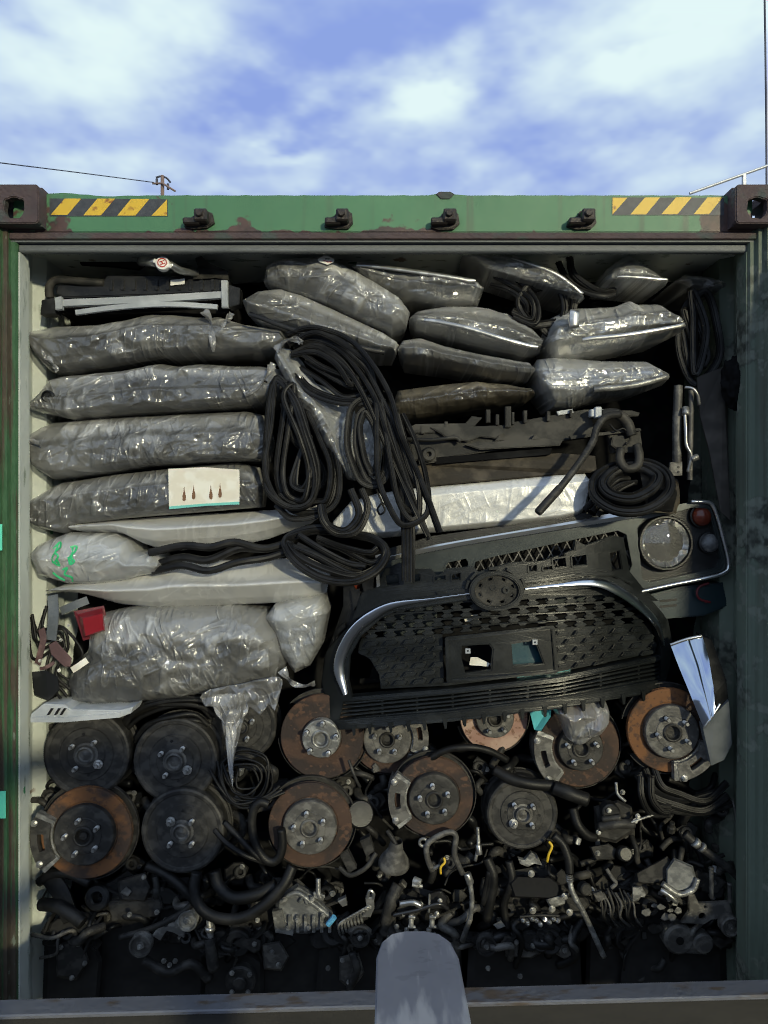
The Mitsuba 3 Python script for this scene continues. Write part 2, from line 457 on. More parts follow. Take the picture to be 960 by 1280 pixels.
def casting(sgn, px_in):
    Yf = D0 - .055
    xi = P(px_in, 0, Yf)[0]
    xo = xi + sgn * .165
    z0, z1 = P(0, 279, Yf)[2], P(0, 230, Yf)[2]
    a, b = min(xi, xo), max(xi, xo)
    c = Polygon([(a, z0), (b, z0), (b, z1), (a, z1)]).buffer(-.012).buffer(.012)
    xc, zc = (P(17, 0, Yf)[0] if sgn < 0 else P(947, 0, Yf)[0]), (P(0, 260, Yf)[2])
    hole = affinity.scale(Point(xc, zc).buffer(.031, 24), .98, 1.08)
    hole = hole.union(shapely.box(xc - .028, zc + .0, xc + .03, zc + .028).buffer(-.008).buffer(.008))
    front = prism(c.difference(hole), Yf, Yf + .026, .003)
    m = [front, box(a, b, Yf + .026, Yf + .178, z0, z0 + .026), box(a, a + .02, Yf + .026, Yf + .178, z0 + .026, z1 - .026), box(b - .02, b, Yf + .026, Yf + .178, z0 + .026, z1 - .026)]
    tp = shapely.box(a, Yf + .026, b, Yf + .178).difference(affinity.scale(Point((a + b) / 2, Yf + .10).buffer(.05), .65, 1.2))
    t3 = trimesh.creation.extrude_polygon(tp, .026, engine='earcut'); t3.apply_translation((0, 0, z1 - .026))
    m.append(t3)
    return cat(m)


obj('corner_casting', casting(-1, 48), 'rust_steel', con)
obj('corner_casting', casting(1, 920), 'rust_steel', con)
zc = P(0, 284, D0)[2]
for s, x0 in ((-1, XL), (1, XR)):
    a = x0 + s * .002
    prof = [(x0 + s * .10, -.03), (x0 + s * .040, -.03), (x0 + s * .036, -.012), (x0 + s * .022, -.012), (x0 + s * .018, .004), (x0 + s * .004, .004), (x0, .012), (x0, .045), (x0 + s * .10, .045)]
    pg = Polygon([(x, D0 + y) for x, y in prof])
    m = trimesh.creation.extrude_polygon(pg, zc - .02, engine='earcut'); m.apply_translation((0, 0, .02))
    obj('corner_post', m, 'post_paint' if s < 0 else 'shaded_green_jamb', con)
    # pale inner jamb and corrugated side wall behind it
    n = 24
    ys = [D0 + .012]
    pts = []
    y = D0 + .0455
    pts.append((0.0, y))
    while y < D0 + LEN:
        pts += [(0, y + .07), (-.030, y + .095), (-.030, y + .165), (0, y + .19)]
        y += .26
    inner = [(x0 + s * (.012 + (0 if d == 0 else .036)), yy) for d, yy in pts]
    outer = [(x + s * .003, yy) for x, yy in reversed(inner)]
    pg = Polygon(inner + outer).buffer(0)
    m = trimesh.creation.extrude_polygon(pg, ZT + .053 - .1, engine='earcut'); m.apply_translation((0, 0, .1))
    obj('side_wall', m, 'pale_paint' if s < 0 else 'shaded_green_jamb', con)
    obj('inner_jamb', box(min(x0, x0 - s * .004), max(x0, x0 - s * .004), D0 + .014, D0 + .075, ZF, ZT - .002, .001), 'pale_paint' if s < 0 else 'shaded_green_jamb', con)
obj('roof_sheet', box(XL - .10, XR + .10, D0 + .09, D0 + LEN, ZT + .05, ZT + .058), 'pale_paint', con)
obj('back_wall', box(XL - .03, XR + .03, D0 + LEN, D0 + LEN + .01, .1, ZT + .05), 'pale_paint', con)
obj('floor_board', box(XL - .01, XR + .01, D0 + .05, D0 + LEN, ZF - .03, ZF), 'plywood', con)
obj('door_sill', box(OXL, OXR, D0 - .02, D0 + .05, .02, ZF + .004, .004), 'post_paint', con)

# lock keepers on the header
def keeper(px, w, sd):
    rnd = random.Random(sd)
    k = D0 / F
    o = P(px, 276, D0)
    pts = [(-w, -9), (-w * .85, 0), (-w * .35, 4), (-w * .2, 10), (w * .45, 11), (w * .8, 7), (w * .85, -4), (w * .5, -11), (-w * .4, -12)]
    g = Polygon([(o[0] + (a + rnd.uniform(-1, 1)) * k, o[2] + (b + rnd.uniform(-1, 1)) * k) for a, b in pts]).buffer(-.003).buffer(.003)
    m = [prism(g, D0 - .014, D0 - .0005, .003)]
    m.append(box(o[0] - w * .2 * k, o[0] + w * .6 * k, D0 - .05, D0 - .012, o[2] - 7 * k, o[2] + 8 * k, .004))
    m.append(box(o[0] - w * .95 * k, o[0] + w * .1 * k, D0 - .038, D0 - .012, o[2] - 9 * k, o[2] - 1 * k, .004))
    m.append(put(cyl(.011, 0, .012, 14, .002), (o[0] + w * .15 * k, D0 - .048, o[2] + 1.5 * k)))
    obj('lock_keeper', m, 'dark_steel', con)


for i, (px, w) in enumerate(((251, 20), (425, 19), (557, 20), (727, 20))): keeper(px, w, 50 + i)
obj('dent_patch', prism(poly_px([(545, 243), (549, 240.2), (563, 240.2), (568, 243.2), (562, 249), (551, 249)], D0), D0 - .004, D0 - .0005, .001), 'rust_steel', con)

# hazard tape
def hazard(x0, x1, y0, y1, stripes, name_label):
    e = .0012
    base = obj('hazard_tape', plate([(x0, y0), (x1, y0 + 1), (x1, y1), (x0, y1)], D0 - .0012, .0009), 'black_tape', con, label=name_label)
    for pts in stripes:
        m = poly_px(pts, D0)
        obj('yellow_stripe', prism(m, D0 - .0020, D0 - .0013), 'yellow_tape', base)


hazard(62, 209.5, 248, 270.5, [[(63.5, 269), (81, 248.5), (102, 248.5), (84.5, 269)], [(104.5, 269.4), (122, 248.6), (144, 248.6), (126.5, 269.4)], [(147, 269.7), (164, 249), (187, 249), (169.5, 269.7)],
       [(189.5, 270), (209, 249.5), (209, 270)]], 'black and yellow hazard tape by the left corner')
hazard(765, 905, 246.5, 269, [[(765.5, 268.3), (765.5, 247.5), (784, 247.5)], [(788, 268.2), (806, 247), (825, 247), (807.5, 268.2)], [(826.5, 268), (845, 246.8), (864.5, 246.8), (846.5, 268)],
       [(867, 268), (884, 247), (903, 247), (886, 268)]], 'black and yellow hazard tape by the right corner')
for y0, y1, x1 in ((655, 688, 6.5), (989, 1023, 11)):
    obj('reflector_patch', plate([(-14, y0), (x1 - 4, y0), (x1 - 4, y1), (-14, y1)], D0 - .033, .0022), 'mint_tape', con, label='mint green reflective patch on the left post')

# steel rail across the foot of the opening, forklift fork over it
a0, a1 = P(-160, 1254, 1.93), P(1120, 1220, 1.93)
rail = thing('steel_rail', 'long grey steel rail crossing in front of the foot of the container', 'rail')
def barlike(p0, p1, y0, y1, dz0, dz1, c):
    m = box(p0[0], p1[0], y0, y1, dz0, dz1, c)
    v = np.array(m.vertices); v[:, 2] += p0[2] + (p1[2] - p0[2]) * (v[:, 0] - p0[0]) / (p1[0] - p0[0])
    return trimesh.Trimesh(v, m.faces)
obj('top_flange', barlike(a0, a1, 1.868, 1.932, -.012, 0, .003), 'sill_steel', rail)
obj('side_plate', barlike(a0, a1, 1.874, 1.926, -.26, -.0125, .0), 'sill_side_shaded', rail)
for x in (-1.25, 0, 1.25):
    obj('rail_foot', box(x - .05, x + .05, 1.875, 1.925, 0, .45, .003), 'sill_side_shaded', rail)
fork = thing('forklift_fork', 'worn grey forklift fork with a rounded tip pointing into the container', 'forklift fork')
hz = H - .80
yt = F * .80 / (1163 - CY)
w = 47 * yt / F * 1.03
fx = P(519, 0, yt)[0]; bx = P(545, 0, 1.0)[0]
tip = [(-w * .86, -.035), (-w * .62, -.010), (-w * .25, 0), (w * .25, 0), (w * .62, -.010), (w * .86, -.035), (w * 1.0, -.085), (w * 1.06, -.55), (w * 1.06, -1.12), (-w * 1.06, -1.12), (-w * 1.06, -.55), (-w, -.085)]
g = Polygon([(fx + a + (b / -1.12) * (bx - fx) * .62, yt + b) for a, b in tip])
m = trimesh.creation.extrude_polygon(g.buffer(-.003), .003, engine='earcut'); m.apply_translation((0, 0, hz - .003))
m2 = trimesh.creation.extrude_polygon(g, .022, engine='earcut'); m2.apply_translation((0, 0, hz - .025))
obj('blade', [m, m2], 'fork_steel', fork)
yb = yt - 1.12
obj('shank', box(bx - w * 1.05, bx + w * 1.05, yb - .05, yb - .001, hz - .03, hz + .55, .004), 'fork_steel', fork)
car = thing('forklift_carriage', 'steel fork carriage and mast behind the viewpoint', 'forklift carriage')
obj('carriage_bar', box(bx - .5, bx + .5, yb - .11, yb - .051, hz + .42, hz + .52, .004), 'dark_steel', car)
obj('carriage_bar', box(bx - .5, bx + .5, yb - .11, yb - .051, hz + .02, hz + .12, .004), 'dark_steel', car)
for s in (-1, 1): obj('mast_rail', box(bx + s * .3 - .05, bx + s * .3 + .05, yb - .25, yb - .111, 0, hz + .6, .004), 'dark_steel', car)

# things against the sky
pole = thing('utility_pole', 'distant utility pole with crossarm seen over the left of the container', 'utility pole')
YP = 38.0
px0 = P(203, 222, YP)
obj('post', put(cyl(.09, 0, px0[2] + .1, 12), (px0[0], YP, 0), (0.0001, 0, 1)), 'pole_brown', pole)
obj('crossarm', sweep([P(191, 229.5, YP), P(203, 229, YP - .2), P(219, 239, YP - .4)], .05, k=1), 'pole_brown', pole)
obj('insulator', [sweep([P(195, 222, YP), P(201, 220.5, YP), P(208, 222.5, YP), P(213, 228, YP)], .05, k=4)], 'wire_dark', pole)
for q in ((196, 226), (210, 232)): obj('insulator', put(cyl(.06, 0, .3, 10), P(*q, YP) - [0, 0, .2], (0.0001, 0, 1)), 'wire_dark', pole)
w_ = obj('power_line', sweep(px_path([(-300, 158, 20), (-140, 186, 24), (0, 203.5, 28), (100, 216, 33), (192, 228, 38)]), .022, k=8), 'wire_dark')
labels[w_] = {'label': 'thin dark power line running to the utility pole', 'category': 'cable'}
rl = thing('handrail', 'pale metal handrail rising behind the right corner of the container', 'railing')
YR = 9.5
obj('rail_tube', tube([(862, 242, YR), (960, 207, YR), (1090, 160, YR)], 1.8, k=1), 'galvanised', rl)
for x, y in ((930, 217), (1040, 178)):
    q = P(x, y, YR); obj('post', box(q[0] - .022, q[0] + .022, YR - .02, YR + .02, 0, q[2], .004), 'galvanised', rl)
lp = obj('lamp_mast', sweep(np.array([P(955, -60, 14), P(957.5, 120, 14), P(958.5, 300, 14), P(959, 0, 14) * [1, 1, 0]]), .018, k=1), 'wire_dark')
labels[lp] = {'label': 'very thin dark mast at the right edge of the sky', 'category': 'mast'}

# the two door leaves, swung open outside the frame; the right one shades the right end of the opening
def leaf(h, tip, nm):
    h, tip = np.array(h), np.array(tip)
    d = (tip - h) / np.linalg.norm(tip - h); L = np.linalg.norm(tip - h)
    nrm = np.array([-d[1], d[0]])
    def slab_(a0, a1, t0, t1, z0, z1):
        m = box(a0, a1, t0, t1, z0, z1, .003)
        R = np.eye(4); R[:2, 0], R[:2, 1], R[:2, 3] = d, nrm, h
        m.apply_transform(R); return m
    k = obj(nm, cat(slab_(.02, L, -.012, .012, .16, ZT - .01), *[slab_(.12 + i * (L - .24) / 4 - .03, .12 + i * (L - .24) / 4 + .03, -.035, .035, .20, ZT - .05) for i in range(5)], slab_(.02, L, -.022, .022, .16, .26), slab_(.02, L, -.022, .022, ZT - .11, ZT - .01)), 'post_paint', con)
    for a in (.30, .80):
        r = cyl(.017, .05, ZT + .03, 14); R = np.eye(4); R[:2, 3] = h + d * a + nrm * .075; r.apply_transform(R); obj('lock_rod', r, 'rust_steel', k, 30)


leaf((OXR + .005, D0 - .03), (1.66, 1.22), 'right_door')
leaf((OXL - .005, D0 - .03), (-2.33, 2.10), 'left_door')
# ------------------------------------------------------------------ wrapped goods
def ridge(x, y, seed, k=2.2):
    n = meshkit.noise(np.stack([x, y, np.full_like(x, .37)], -1), seed)
    return (1 - np.abs(2 * n - 1)) ** k


def creases(u, v, seed, dirs, fine=70.0, long=9.0):
    """Fine stretched creases along the given directions (degrees); 0..1 each, patchy."""
    out = np.zeros_like(u)
    for i, a in enumerate(dirs):
        c, s = math.cos(math.radians(a)), math.sin(math.radians(a))
        x, y = u * c + v * s, -u * s + v * c
        wx = .012 * (meshkit.fbm(np.stack([u * 14, v * 14, u * 0 + i], -1), 3, seed + 40 + i) - .5)
        m = meshkit.fbm(np.stack([u * 7, v * 9, u * 0 + 3.3 * i], -1), 3, seed + 60 + i)
        m = np.clip((m - .38) / .25, 0, 1)
        out = np.maximum(out, m * (.65 * ridge(x * long, (y + wx) * fine, seed + 7 * i, 3.0) + .35 * ridge(x * long * 1.7 + 5, (y - wx) * fine * 2.3, seed + 7 * i + 3, 2.2)))
    return out


def facets(u, v, seed, cell):
    """Taut film between random high and low points: flat triangles that meet in straight folds; 0..1."""
    rnd = np.random.default_rng(seed)
    gu, gv = np.meshgrid(np.arange(u.min() - 2 * cell, u.max() + 2 * cell, cell), np.arange(v.min() - 1.4 * cell, v.max() + 1.4 * cell, cell * .62))
    p = np.stack([gu.ravel(), gv.ravel()], 1) + rnd.uniform(-.48, .48, (gu.size, 2)) * (cell, cell * .62)
    h = rnd.uniform(0, 1, len(p)) ** 1.4
    return LinearNDInterpolator(p, h, fill_value=.5)(u, v)


class Sheet:
    """A triangulated front surface over a photo outline, closed by a skirt that goes back by depth."""

    def __init__(self, pts, Y, curve=4, step=.0045, axis=0.0, seed=1):
        self.poly = poly_px(pts, Y, curve)
        if self.poly.geom_type != 'Polygon': self.poly = max(self.poly.geoms, key=lambda q: q.area)
        self.Y, self.seed, self.step = Y, seed, step
        self.a = math.radians(axis)
        b = self.poly.exterior.segmentize(step)
        ring = np.array(b.coords)[:-1]
        x0, z0, x1, z1 = self.poly.bounds
        gx, gz = np.meshgrid(np.arange(x0, x1, step), np.arange(z0, z1, step * .9))
        gx = gx + (np.arange(gx.shape[0]) % 2)[:, None] * step * .5
        g = np.stack([gx.ravel(), gz.ravel()], 1)
        ins = self.poly.buffer(-step * .6)
        g = g[shapely.contains_xy(ins, g[:, 0], g[:, 1])]
        self.nr = len(ring)
        self.xz = np.vstack([ring, g])
        tri = Delaunay(self.xz).simplices
        cen = self.xz[tri].mean(1)
        tri = tri[shapely.contains_xy(self.poly, cen[:, 0], cen[:, 1])]
        e1, e2 = self.xz[tri[:, 1]] - self.xz[tri[:, 0]], self.xz[tri[:, 2]] - self.xz[tri[:, 0]]
        cr = e1[:, 0] * e2[:, 1] - e1[:, 1] * e2[:, 0]
        tri = tri[np.abs(cr) > 1e-12]; cr = cr[np.abs(cr) > 1e-12]
        tri[cr < 0] = tri[cr < 0][:, ::-1]          # x right, z up, normal to -y
        self.tri = tri
        self.d = shapely.distance(shapely.points(self.xz), self.poly.exterior)
        c, s = math.cos(self.a), math.sin(self.a)
        cx, cz = self.poly.centroid.x, self.poly.centroid.y
        dx, dz = self.xz[:, 0] - cx, self.xz[:, 1] - cz
        self.u, self.v = dx * c + dz * s, -dx * s + dz * c
        ru, rv = self.u[:self.nr], self.v[:self.nr]
        bins = np.linspace(self.u.min(), self.u.max(), 40)
        hi, lo = np.full(40, -9.0), np.full(40, 9.0)
        k = np.clip(np.digitize(ru, bins) - 1, 0, 39)
        np.maximum.at(hi, k, rv); np.minimum.at(lo, k, rv)
        ok = hi > -8
        bc = bins
        self.hi = np.interp(self.u, bc[ok], hi[ok]); self.lo = np.interp(self.u, bc[ok], lo[ok])
        self.t = np.clip((self.v - self.lo) / np.maximum(self.hi - self.lo, 1e-4), 0, 1)
        self.s = (self.u - self.u.min()) / (self.u.max() - self.u.min())

    def mesh(self, off, depth, taper=.96, uv=None):
        """off: distance behind the plane at each vertex."""
        y = self.Y + off
        V = np.stack([self.xz[:, 0], y, self.xz[:, 1]], 1)
        n = self.nr
        r = V[:n]
        cen = r.mean(0)
        rings, idx = [V], [np.arange(n)]
        m = len(V)
        for f, tp in ((.35, 1.0), (1.0, taper)):
            q = r.copy(); q[:, 0] = cen[0] + (q[:, 0] - cen[0]) * tp; q[:, 2] = cen[2] + (q[:, 2] - cen[2]) * tp
            q[:, 1] = np.maximum(r[:, 1] + .004, self.Y + depth * f)
            rings.append(q); idx.append(np.arange(m, m + n)); m += n
        fs = [self.tri]
        # ring runs along the exterior; orient the skirt outwards
        ccw = self.poly.exterior.is_ccw
        for a, b in zip(idx[:-1], idx[1:]):
            a2, b2 = np.roll(a, -1), np.roll(b, -1)
            q = np.vstack([np.stack([a, b, a2], 1), np.stack([a2, b, b2], 1)])
            fs.append(q if ccw else q[:, ::-1])
        if uv is not None: uv = np.vstack([uv] + [uv[:n]] * 2)
        M = trimesh.Trimesh(np.vstack(rings), np.vstack(fs), process=False)
        return (M, uv) if uv is not None else M


def rounding(d, r, b):
    x = np.clip(d / r, 0, 1)
    return b * (1 - np.sqrt(np.clip(1 - (1 - x) ** 2, 0, 1)))


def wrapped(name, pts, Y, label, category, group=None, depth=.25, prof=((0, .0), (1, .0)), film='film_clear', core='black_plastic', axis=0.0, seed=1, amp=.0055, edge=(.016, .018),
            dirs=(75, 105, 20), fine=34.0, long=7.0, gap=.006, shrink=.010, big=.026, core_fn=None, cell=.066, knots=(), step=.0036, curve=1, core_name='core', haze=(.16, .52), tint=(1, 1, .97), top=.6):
    """A part (core) shrink-wrapped in clear film (film)."""
    th = thing(name, label, category, group)
    sh = Sheet(pts, Y, curve, step, axis, seed)
    pt, py = zip(*prof)
    base = np.interp(sh.t, pt, py) + rounding(sh.d, *edge)
    u, v = sh.u, sh.v
    fa = .72 * facets(u, v, seed + 5, cell) + .28 * facets(u, v, seed + 55, cell * .42)
    soft = meshkit.fbm(np.stack([u * 11, v * 16, u * 0 + seed], -1), 3, seed + 2)
    kn = np.zeros_like(u)
    for (ks, kt, kr) in knots:               # gathered film: folds run into a point
        ku, kv = u.min() + ks * np.ptp(u), v.min() + kt * np.ptp(v)
        r, a = np.hypot(u - ku, v - kv), np.arctan2(v - kv, u - ku)
        kn = np.maximum(kn, np.exp(-(r / kr) ** 2) * ridge(a * 4.1 + 2.5 * soft, r * 14, seed + 31, 1.6))
    cr = creases(u, v, seed, dirs, fine, long)
    fade = .25 + .75 * np.clip(sh.d / .015, 0, 1)
    off = np.minimum(base - fade * (amp * (cr * (.3 + soft) + kn * .8) + big * (fa + .5 * soft - .35)), base - .0005)
    hz = haze[0] + (haze[1] - haze[0]) * np.clip(1.0 * np.clip((sh.t - top) / .12, 0, 1) + 1.5 * (meshkit.fbm(np.stack([u * 5, v * 9, u * 0 + seed * 1.3], -1), 3, seed + 12) - .42), 0, 1)  # upper part paled to paint in sky light, besides random patches
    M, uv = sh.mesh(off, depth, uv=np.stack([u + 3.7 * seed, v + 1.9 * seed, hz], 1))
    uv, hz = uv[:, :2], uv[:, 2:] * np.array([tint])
    if core:
        cp = sh.poly.buffer(-shrink).buffer(-.006).buffer(.006)
        cp = max(cp.geoms, key=lambda q: q.area) if cp.geom_type != 'Polygon' else cp
        cs = Sheet.__new__(Sheet)
        k = F / Y
        cs.__init__([(CX + a * k, CY - (b - H) * k) for a, b in np.array(cp.exterior.segmentize(.02).coords)[:-1]], Y, 0, .007, axis, seed + 1)
        cb = np.interp(cs.t, pt, py) + rounding(cs.d, edge[0] * .7, edge[1] * .6) + gap
        if core_fn is not None: cb = cb + core_fn(cs)
        elif core == 'silver_panel': cb = cb + .022 * facets(cs.u, cs.v, seed + 3, .06) + .010 * (np.abs(cs.t - .45) < .06)
        else: cb = cb + .012 * facets(cs.u, cs.v, seed + 3, .09) + .008 * (np.abs(cs.t - .5) < .04)
        ck = obj(core_name, cs.mesh(cb, depth * .95), core, th, 25)
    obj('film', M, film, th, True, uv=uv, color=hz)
    return th, sh, off
# ------------------------------------------------------------------ the left stack
def ribs(lo, hi, pitch, amp):
    """Vertical ribs on the band lo < t < hi of a core."""
    def fn(c):
        w = np.clip((c.t - lo) / .06, 0, 1) * np.clip((hi - c.t) / .06, 0, 1)
        return -amp * w * (np.abs(((c.u / pitch) % 1) - .5) < .22) + amp * .8 * np.clip((.12 - np.abs(c.t - lo)) / .05, 0, 1)
    return fn


G = 'shrink-wrapped radiators stacked on the left'
LP = ((0, .045), (.10, .012), (.16, .0), (.50, .0), (.56, .010), (.62, .030), (.92, .085), (1, .11))
wrapped('wrapped_radiator', [(22, 413), (34, 404), (55, 398), (115, 396), (150, 390), (180, 382), (215, 383), (240, 386), (268, 386), (300, 396), (340, 402), (356, 406), (357, 425), (345, 437), (300, 439), (200, 441), (140, 451), (75, 463), (58, 462), (40, 440)],
        2.45, 'dusty film-wrapped radiator at the top of the left stack, film gathered in a fold', 'wrapped radiator', G, prof=((0, .03), (.10, .01), (.25, .0), (.58, .0), (.62, .012), (.95, .085), (1, .11)), seed=1,
        core_fn=ribs(.2, .6, .024, .006), knots=((.70, .55, .09),))
th, _, _ = wrapped('wrapped_radiator', [(25, 507), (36, 498), (48, 484), (62, 463), (100, 459), (140, 456), (190, 446), (215, 450), (245, 446), (285, 449), (320, 449), (345, 453), (353, 478), (346, 500), (270, 508), (200, 512), (120, 517), (80, 521), (45, 514)],
        2.45, 'wrapped radiator with a round port at each end, second in the left stack', 'wrapped radiator', G, prof=((0, .03), (.08, .008), (.14, 0), (.38, .0), (.44, .012), (.80, .022), (.86, .05), (1, .11)), seed=2, core_fn=ribs(.05, .38, .05, .003))
for px, py in ((60, 496), (329, 483)):
    q = P(px, py, 2.448)
    obj('port', [put(lathe([(.012, -.02), (.021, -.01), (.021, .004), (.016, .008), (.014, .002), (.0001, .001)], 24), q), put(cyl(.006, 0, .009, 12), q)], 'black_plastic', th, 30)
wrapped('wrapped_radiator', [(27, 560), (28, 540), (48, 523), (90, 519), (150, 515), (250, 510), (300, 508), (326, 514), (336, 545), (331, 574), (260, 576), (180, 581), (110, 592), (60, 598), (38, 582)],
        2.45, 'film-wrapped radiator with heavily crinkled left end, third from the top of the left stack', 'wrapped radiator', G, prof=((0, .02), (.12, .004), (.4, .0), (.52, .004), (.60, .018), (.85, .05), (1, .11)), seed=3, film='film_clear',
        knots=((.45, .75, .12), (.2, .45, .12), (.66, .5, .06)), core_fn=ribs(.5, .72, .03, .005))
th, sh, off = wrapped('wrapped_radiator', [(21, 631), (40, 615), (60, 602), (130, 591), (220, 581), (290, 575), (318, 582), (328, 606), (323, 634), (250, 640), (150, 648), (92, 655), (76, 668), (45, 661), (30, 650)],
        2.45, 'film-wrapped radiator with a white card taped on, lowest radiator of the left stack', 'wrapped radiator', G, prof=((0, .03), (.10, .006), (.18, 0), (.62, .0), (.68, .012), (.75, .03), (1, .10)), seed=4, core_fn=ribs(.2, .6, .04, .004))
card = thing('printed_card', 'white card with four brown drop shapes on the lowest wrapped radiator', 'card')
K = bend(prism(poly_px([(210, 586), (255, 584), (299, 587), (299.5, 609), (299, 630), (255, 632), (211, 636)], 2.427), 2.427, 2.4285), lambda x, z: .012 * (x + .55) ** 2 * 9)
obj('sheet', K, 'card_white', card)
yb = lambda x, z: .012 * (x + .55) ** 2 * 9
obj('green_edge', bend(plate([(211, 633), (255, 629.5), (299, 627), (299, 630.5), (255, 632.5), (211, 636.5)], 2.4262, .0006), yb), 'mint_plastic', card)
for x, y in ((230, 617), (242, 615), (263.5, 615), (275, 613)):
    d = [(x, y - 9), (x + .8, y - 3), (x + 2.4, y + 4), (x + 2, y + 8), (x, y + 9.5), (x - 2, y + 8), (x - 2.2, y + 4), (x - .7, y - 3)]
    obj('brown_drop', bend(plate(d, 2.4262, .0006), yb), 'brown_print', card)

PANEL = ((0, .03), (.10, .004), (.5, 0), (.62, .006), (.66, .02), (1, .13))
wrapped('wrapped_trim', [(82, 663), (84, 655), (120, 651), (200, 645), (290, 640), (370, 635), (404, 633.5), (404, 641), (385, 655), (330, 675), (290, 684), (240, 688), (200, 691), (168, 680), (148, 668), (100, 667)],
        2.44, 'flat white bumper panel in milky film directly under the wrapped radiators', 'wrapped panel', None, prof=((0, .09), (.3, .03), (.62, .0), (.68, .006), (.72, .03), (1, .13)), film='film_milky', haze=(.50, .68), core='white_panel', seed=5, dirs=(8, 170, 30), edge=(.006, .008), big=.006, amp=.002)
th, sh, off = wrapped('wrapped_lamp', [(30, 692), (36, 682), (50, 675), (75, 666), (130, 668), (150, 676), (158, 690), (186, 695), (197, 706), (192, 718), (165, 722), (150, 727), (110, 732), (76, 732), (40, 721)],
        2.41, 'clear-wrapped part with green marker scribbles at the left wall', 'wrapped part', None, film='film_clear', haze=(.40, .62), core='light_grey', seed=6, edge=(.05, .05), knots=((.3, .5, .1), (.85, .5, .06)), prof=((0, .02), (.5, 0), (1, .04)))
rnd = random.Random(4)
def onto(sh, off, px, py, lift):
    k = sh.Y
    q = P(px, py, k)
    i = np.argmin((sh.xz[:, 0] - q[0]) ** 2 + (sh.xz[:, 1] - q[2]) ** 2)
    return np.array([q[0], k + off[i] - lift, q[2]])
for st in ([(66, 686), (72, 678), (75, 684), (69, 691), (66, 700), (72, 706)], [(72, 680), (70, 690), (74, 695), (69, 703)], [(87, 684), (94, 683), (93, 690), (88, 696), (94, 701), (89, 705), (86, 696)], [(64, 716), (70, 722), (78, 726)], [(78, 712), (84, 710), (80, 718), (88, 722), (86, 728)], [(90, 684), (90, 704)], [(66, 702), (74, 707), (72, 699)]):
    obj('green_marking', sweep(np.array([onto(sh, off, a, b, .002) for a, b in st]), .0030, [(-1, -.2), (1, -.2), (1, .2), (-1, .2)], k=5), 'green_marker', th)
wrapped('wrapped_trim', [(50, 741), (70, 733), (120, 722), (190, 712), (220, 704), (240, 703), (300, 706), (380, 700), (404, 712), (410, 722), (405, 745), (380, 757), (300, 760), (200, 766), (140, 760), (95, 746)],
        2.42, 'large white bumper panel in milky film below the marked package', 'wrapped panel', None, prof=((0, .10), (.2, .05), (.50, .0), (.56, .003), (.60, .02), (1, .14)), film='film_milky', haze=(.50, .68), core='white_panel', seed=7, dirs=(12, 168, 150), edge=(.005, .006), big=.006, amp=.002)
# the big bundle
th, sh, off = wrapped('wrapped_bundle', [(78, 884), (71, 858), (80, 836), (97, 818), (100, 795), (112, 772), (150, 764), (220, 762), (290, 762), (325, 768), (345, 798), (354, 835), (344, 860), (308, 872), (262, 874), (200, 882), (160, 886), (110, 889)],
        2.40, 'large rounded bundle bound tightly in shiny stretch film above the brake drums', 'wrapped bundle', None, film='film_clear', haze=(.18, .52), core='dusty_plastic', seed=8, edge=(.11, .11), big=.022, dirs=(80, 95, 25), knots=((.32, .35, .16), (.92, .25, .14), (.12, .3, .08)), depth=.32, amp=.006,
        core_fn=lambda c: .012 + .012 * np.sin(c.u * 9) * np.sin(c.v * 14 + 1))
for k in range(7):
    x = 272 + 6 * k
    q = [(x, 868, 2.40), (x + 4 * math.sin(k), 890, 2.385), (283 + 2.2 * k + 3 * math.sin(2 * k), 910, 2.38), (286 + .9 * k, 940, 2.375), (287 + .6 * k, 965 + 3 * k, 2.375)]
    fs = tube(q, 2.0 - .14 * k, [(-1.8, -.10), (-.6, .25), (.3, -.22), (1.7, .15), (1.6, .3), (.3, .0), (-.6, .45), (-1.8, .08)], twist=4 + 1.6 * k, taper=((0, .3, .6, 1), (2.0, 1.2, .8, .35)))
    obj('film_strand', fs, 'film_clear', th, True, uv=np.array(fs.vertices)[:, [0, 2]], color=np.full((len(fs.vertices), 3), .6))
Msh = [(250, 872), (262, 862), (300, 855), (340, 846), (353, 850), (350, 866), (344, 888), (336, 880), (326, 893), (312, 884), (304, 900), (298, 925), (292, 948), (289, 972), (285, 950), (281, 925), (277, 902), (270, 884), (258, 882)]
sk = Sheet(Msh, 2.385, 2, .003, 0, 77)
fo = -.022 * facets(sk.u, sk.v, 91, .035) - .006 * ridge(sk.u * 40, sk.v * 6, 3, 1.5) + .02 * meshkit.fbm(np.stack([sk.u * 20, sk.v * 20, sk.u * 0], -1), 3, 5)
M, uv = sk.mesh(fo, .012, uv=np.stack([sk.u + 21, sk.v + 7], 1))
obj('film_skirt', M, 'film_clear', th, True, uv=uv, color=np.full((len(uv), 3), .26))
obj('tape_piece', sweep(px_path([(90, 838, 2.39), (99, 832, 2.385), (109, 825, 2.39)]), .010, [(-1, -.06), (1, -.06), (1, .06), (-1, .06)], k=3), 'card_white', th)
wrapped('wrapped_bundle', [(328, 775), (340, 758), (370, 748), (402, 745), (410, 768), (402, 808), (386, 836), (366, 846), (348, 818), (340, 795)],
        2.44, 'pale film-wrapped bundle wedged beside the left end of the black grille', 'wrapped bundle', None, film='film_clear', haze=(.26, .66), core='light_grey', seed=9, edge=(.06, .06), dirs=(70, 100, 40), knots=((.25, .9, .12),), depth=.25, amp=.006)

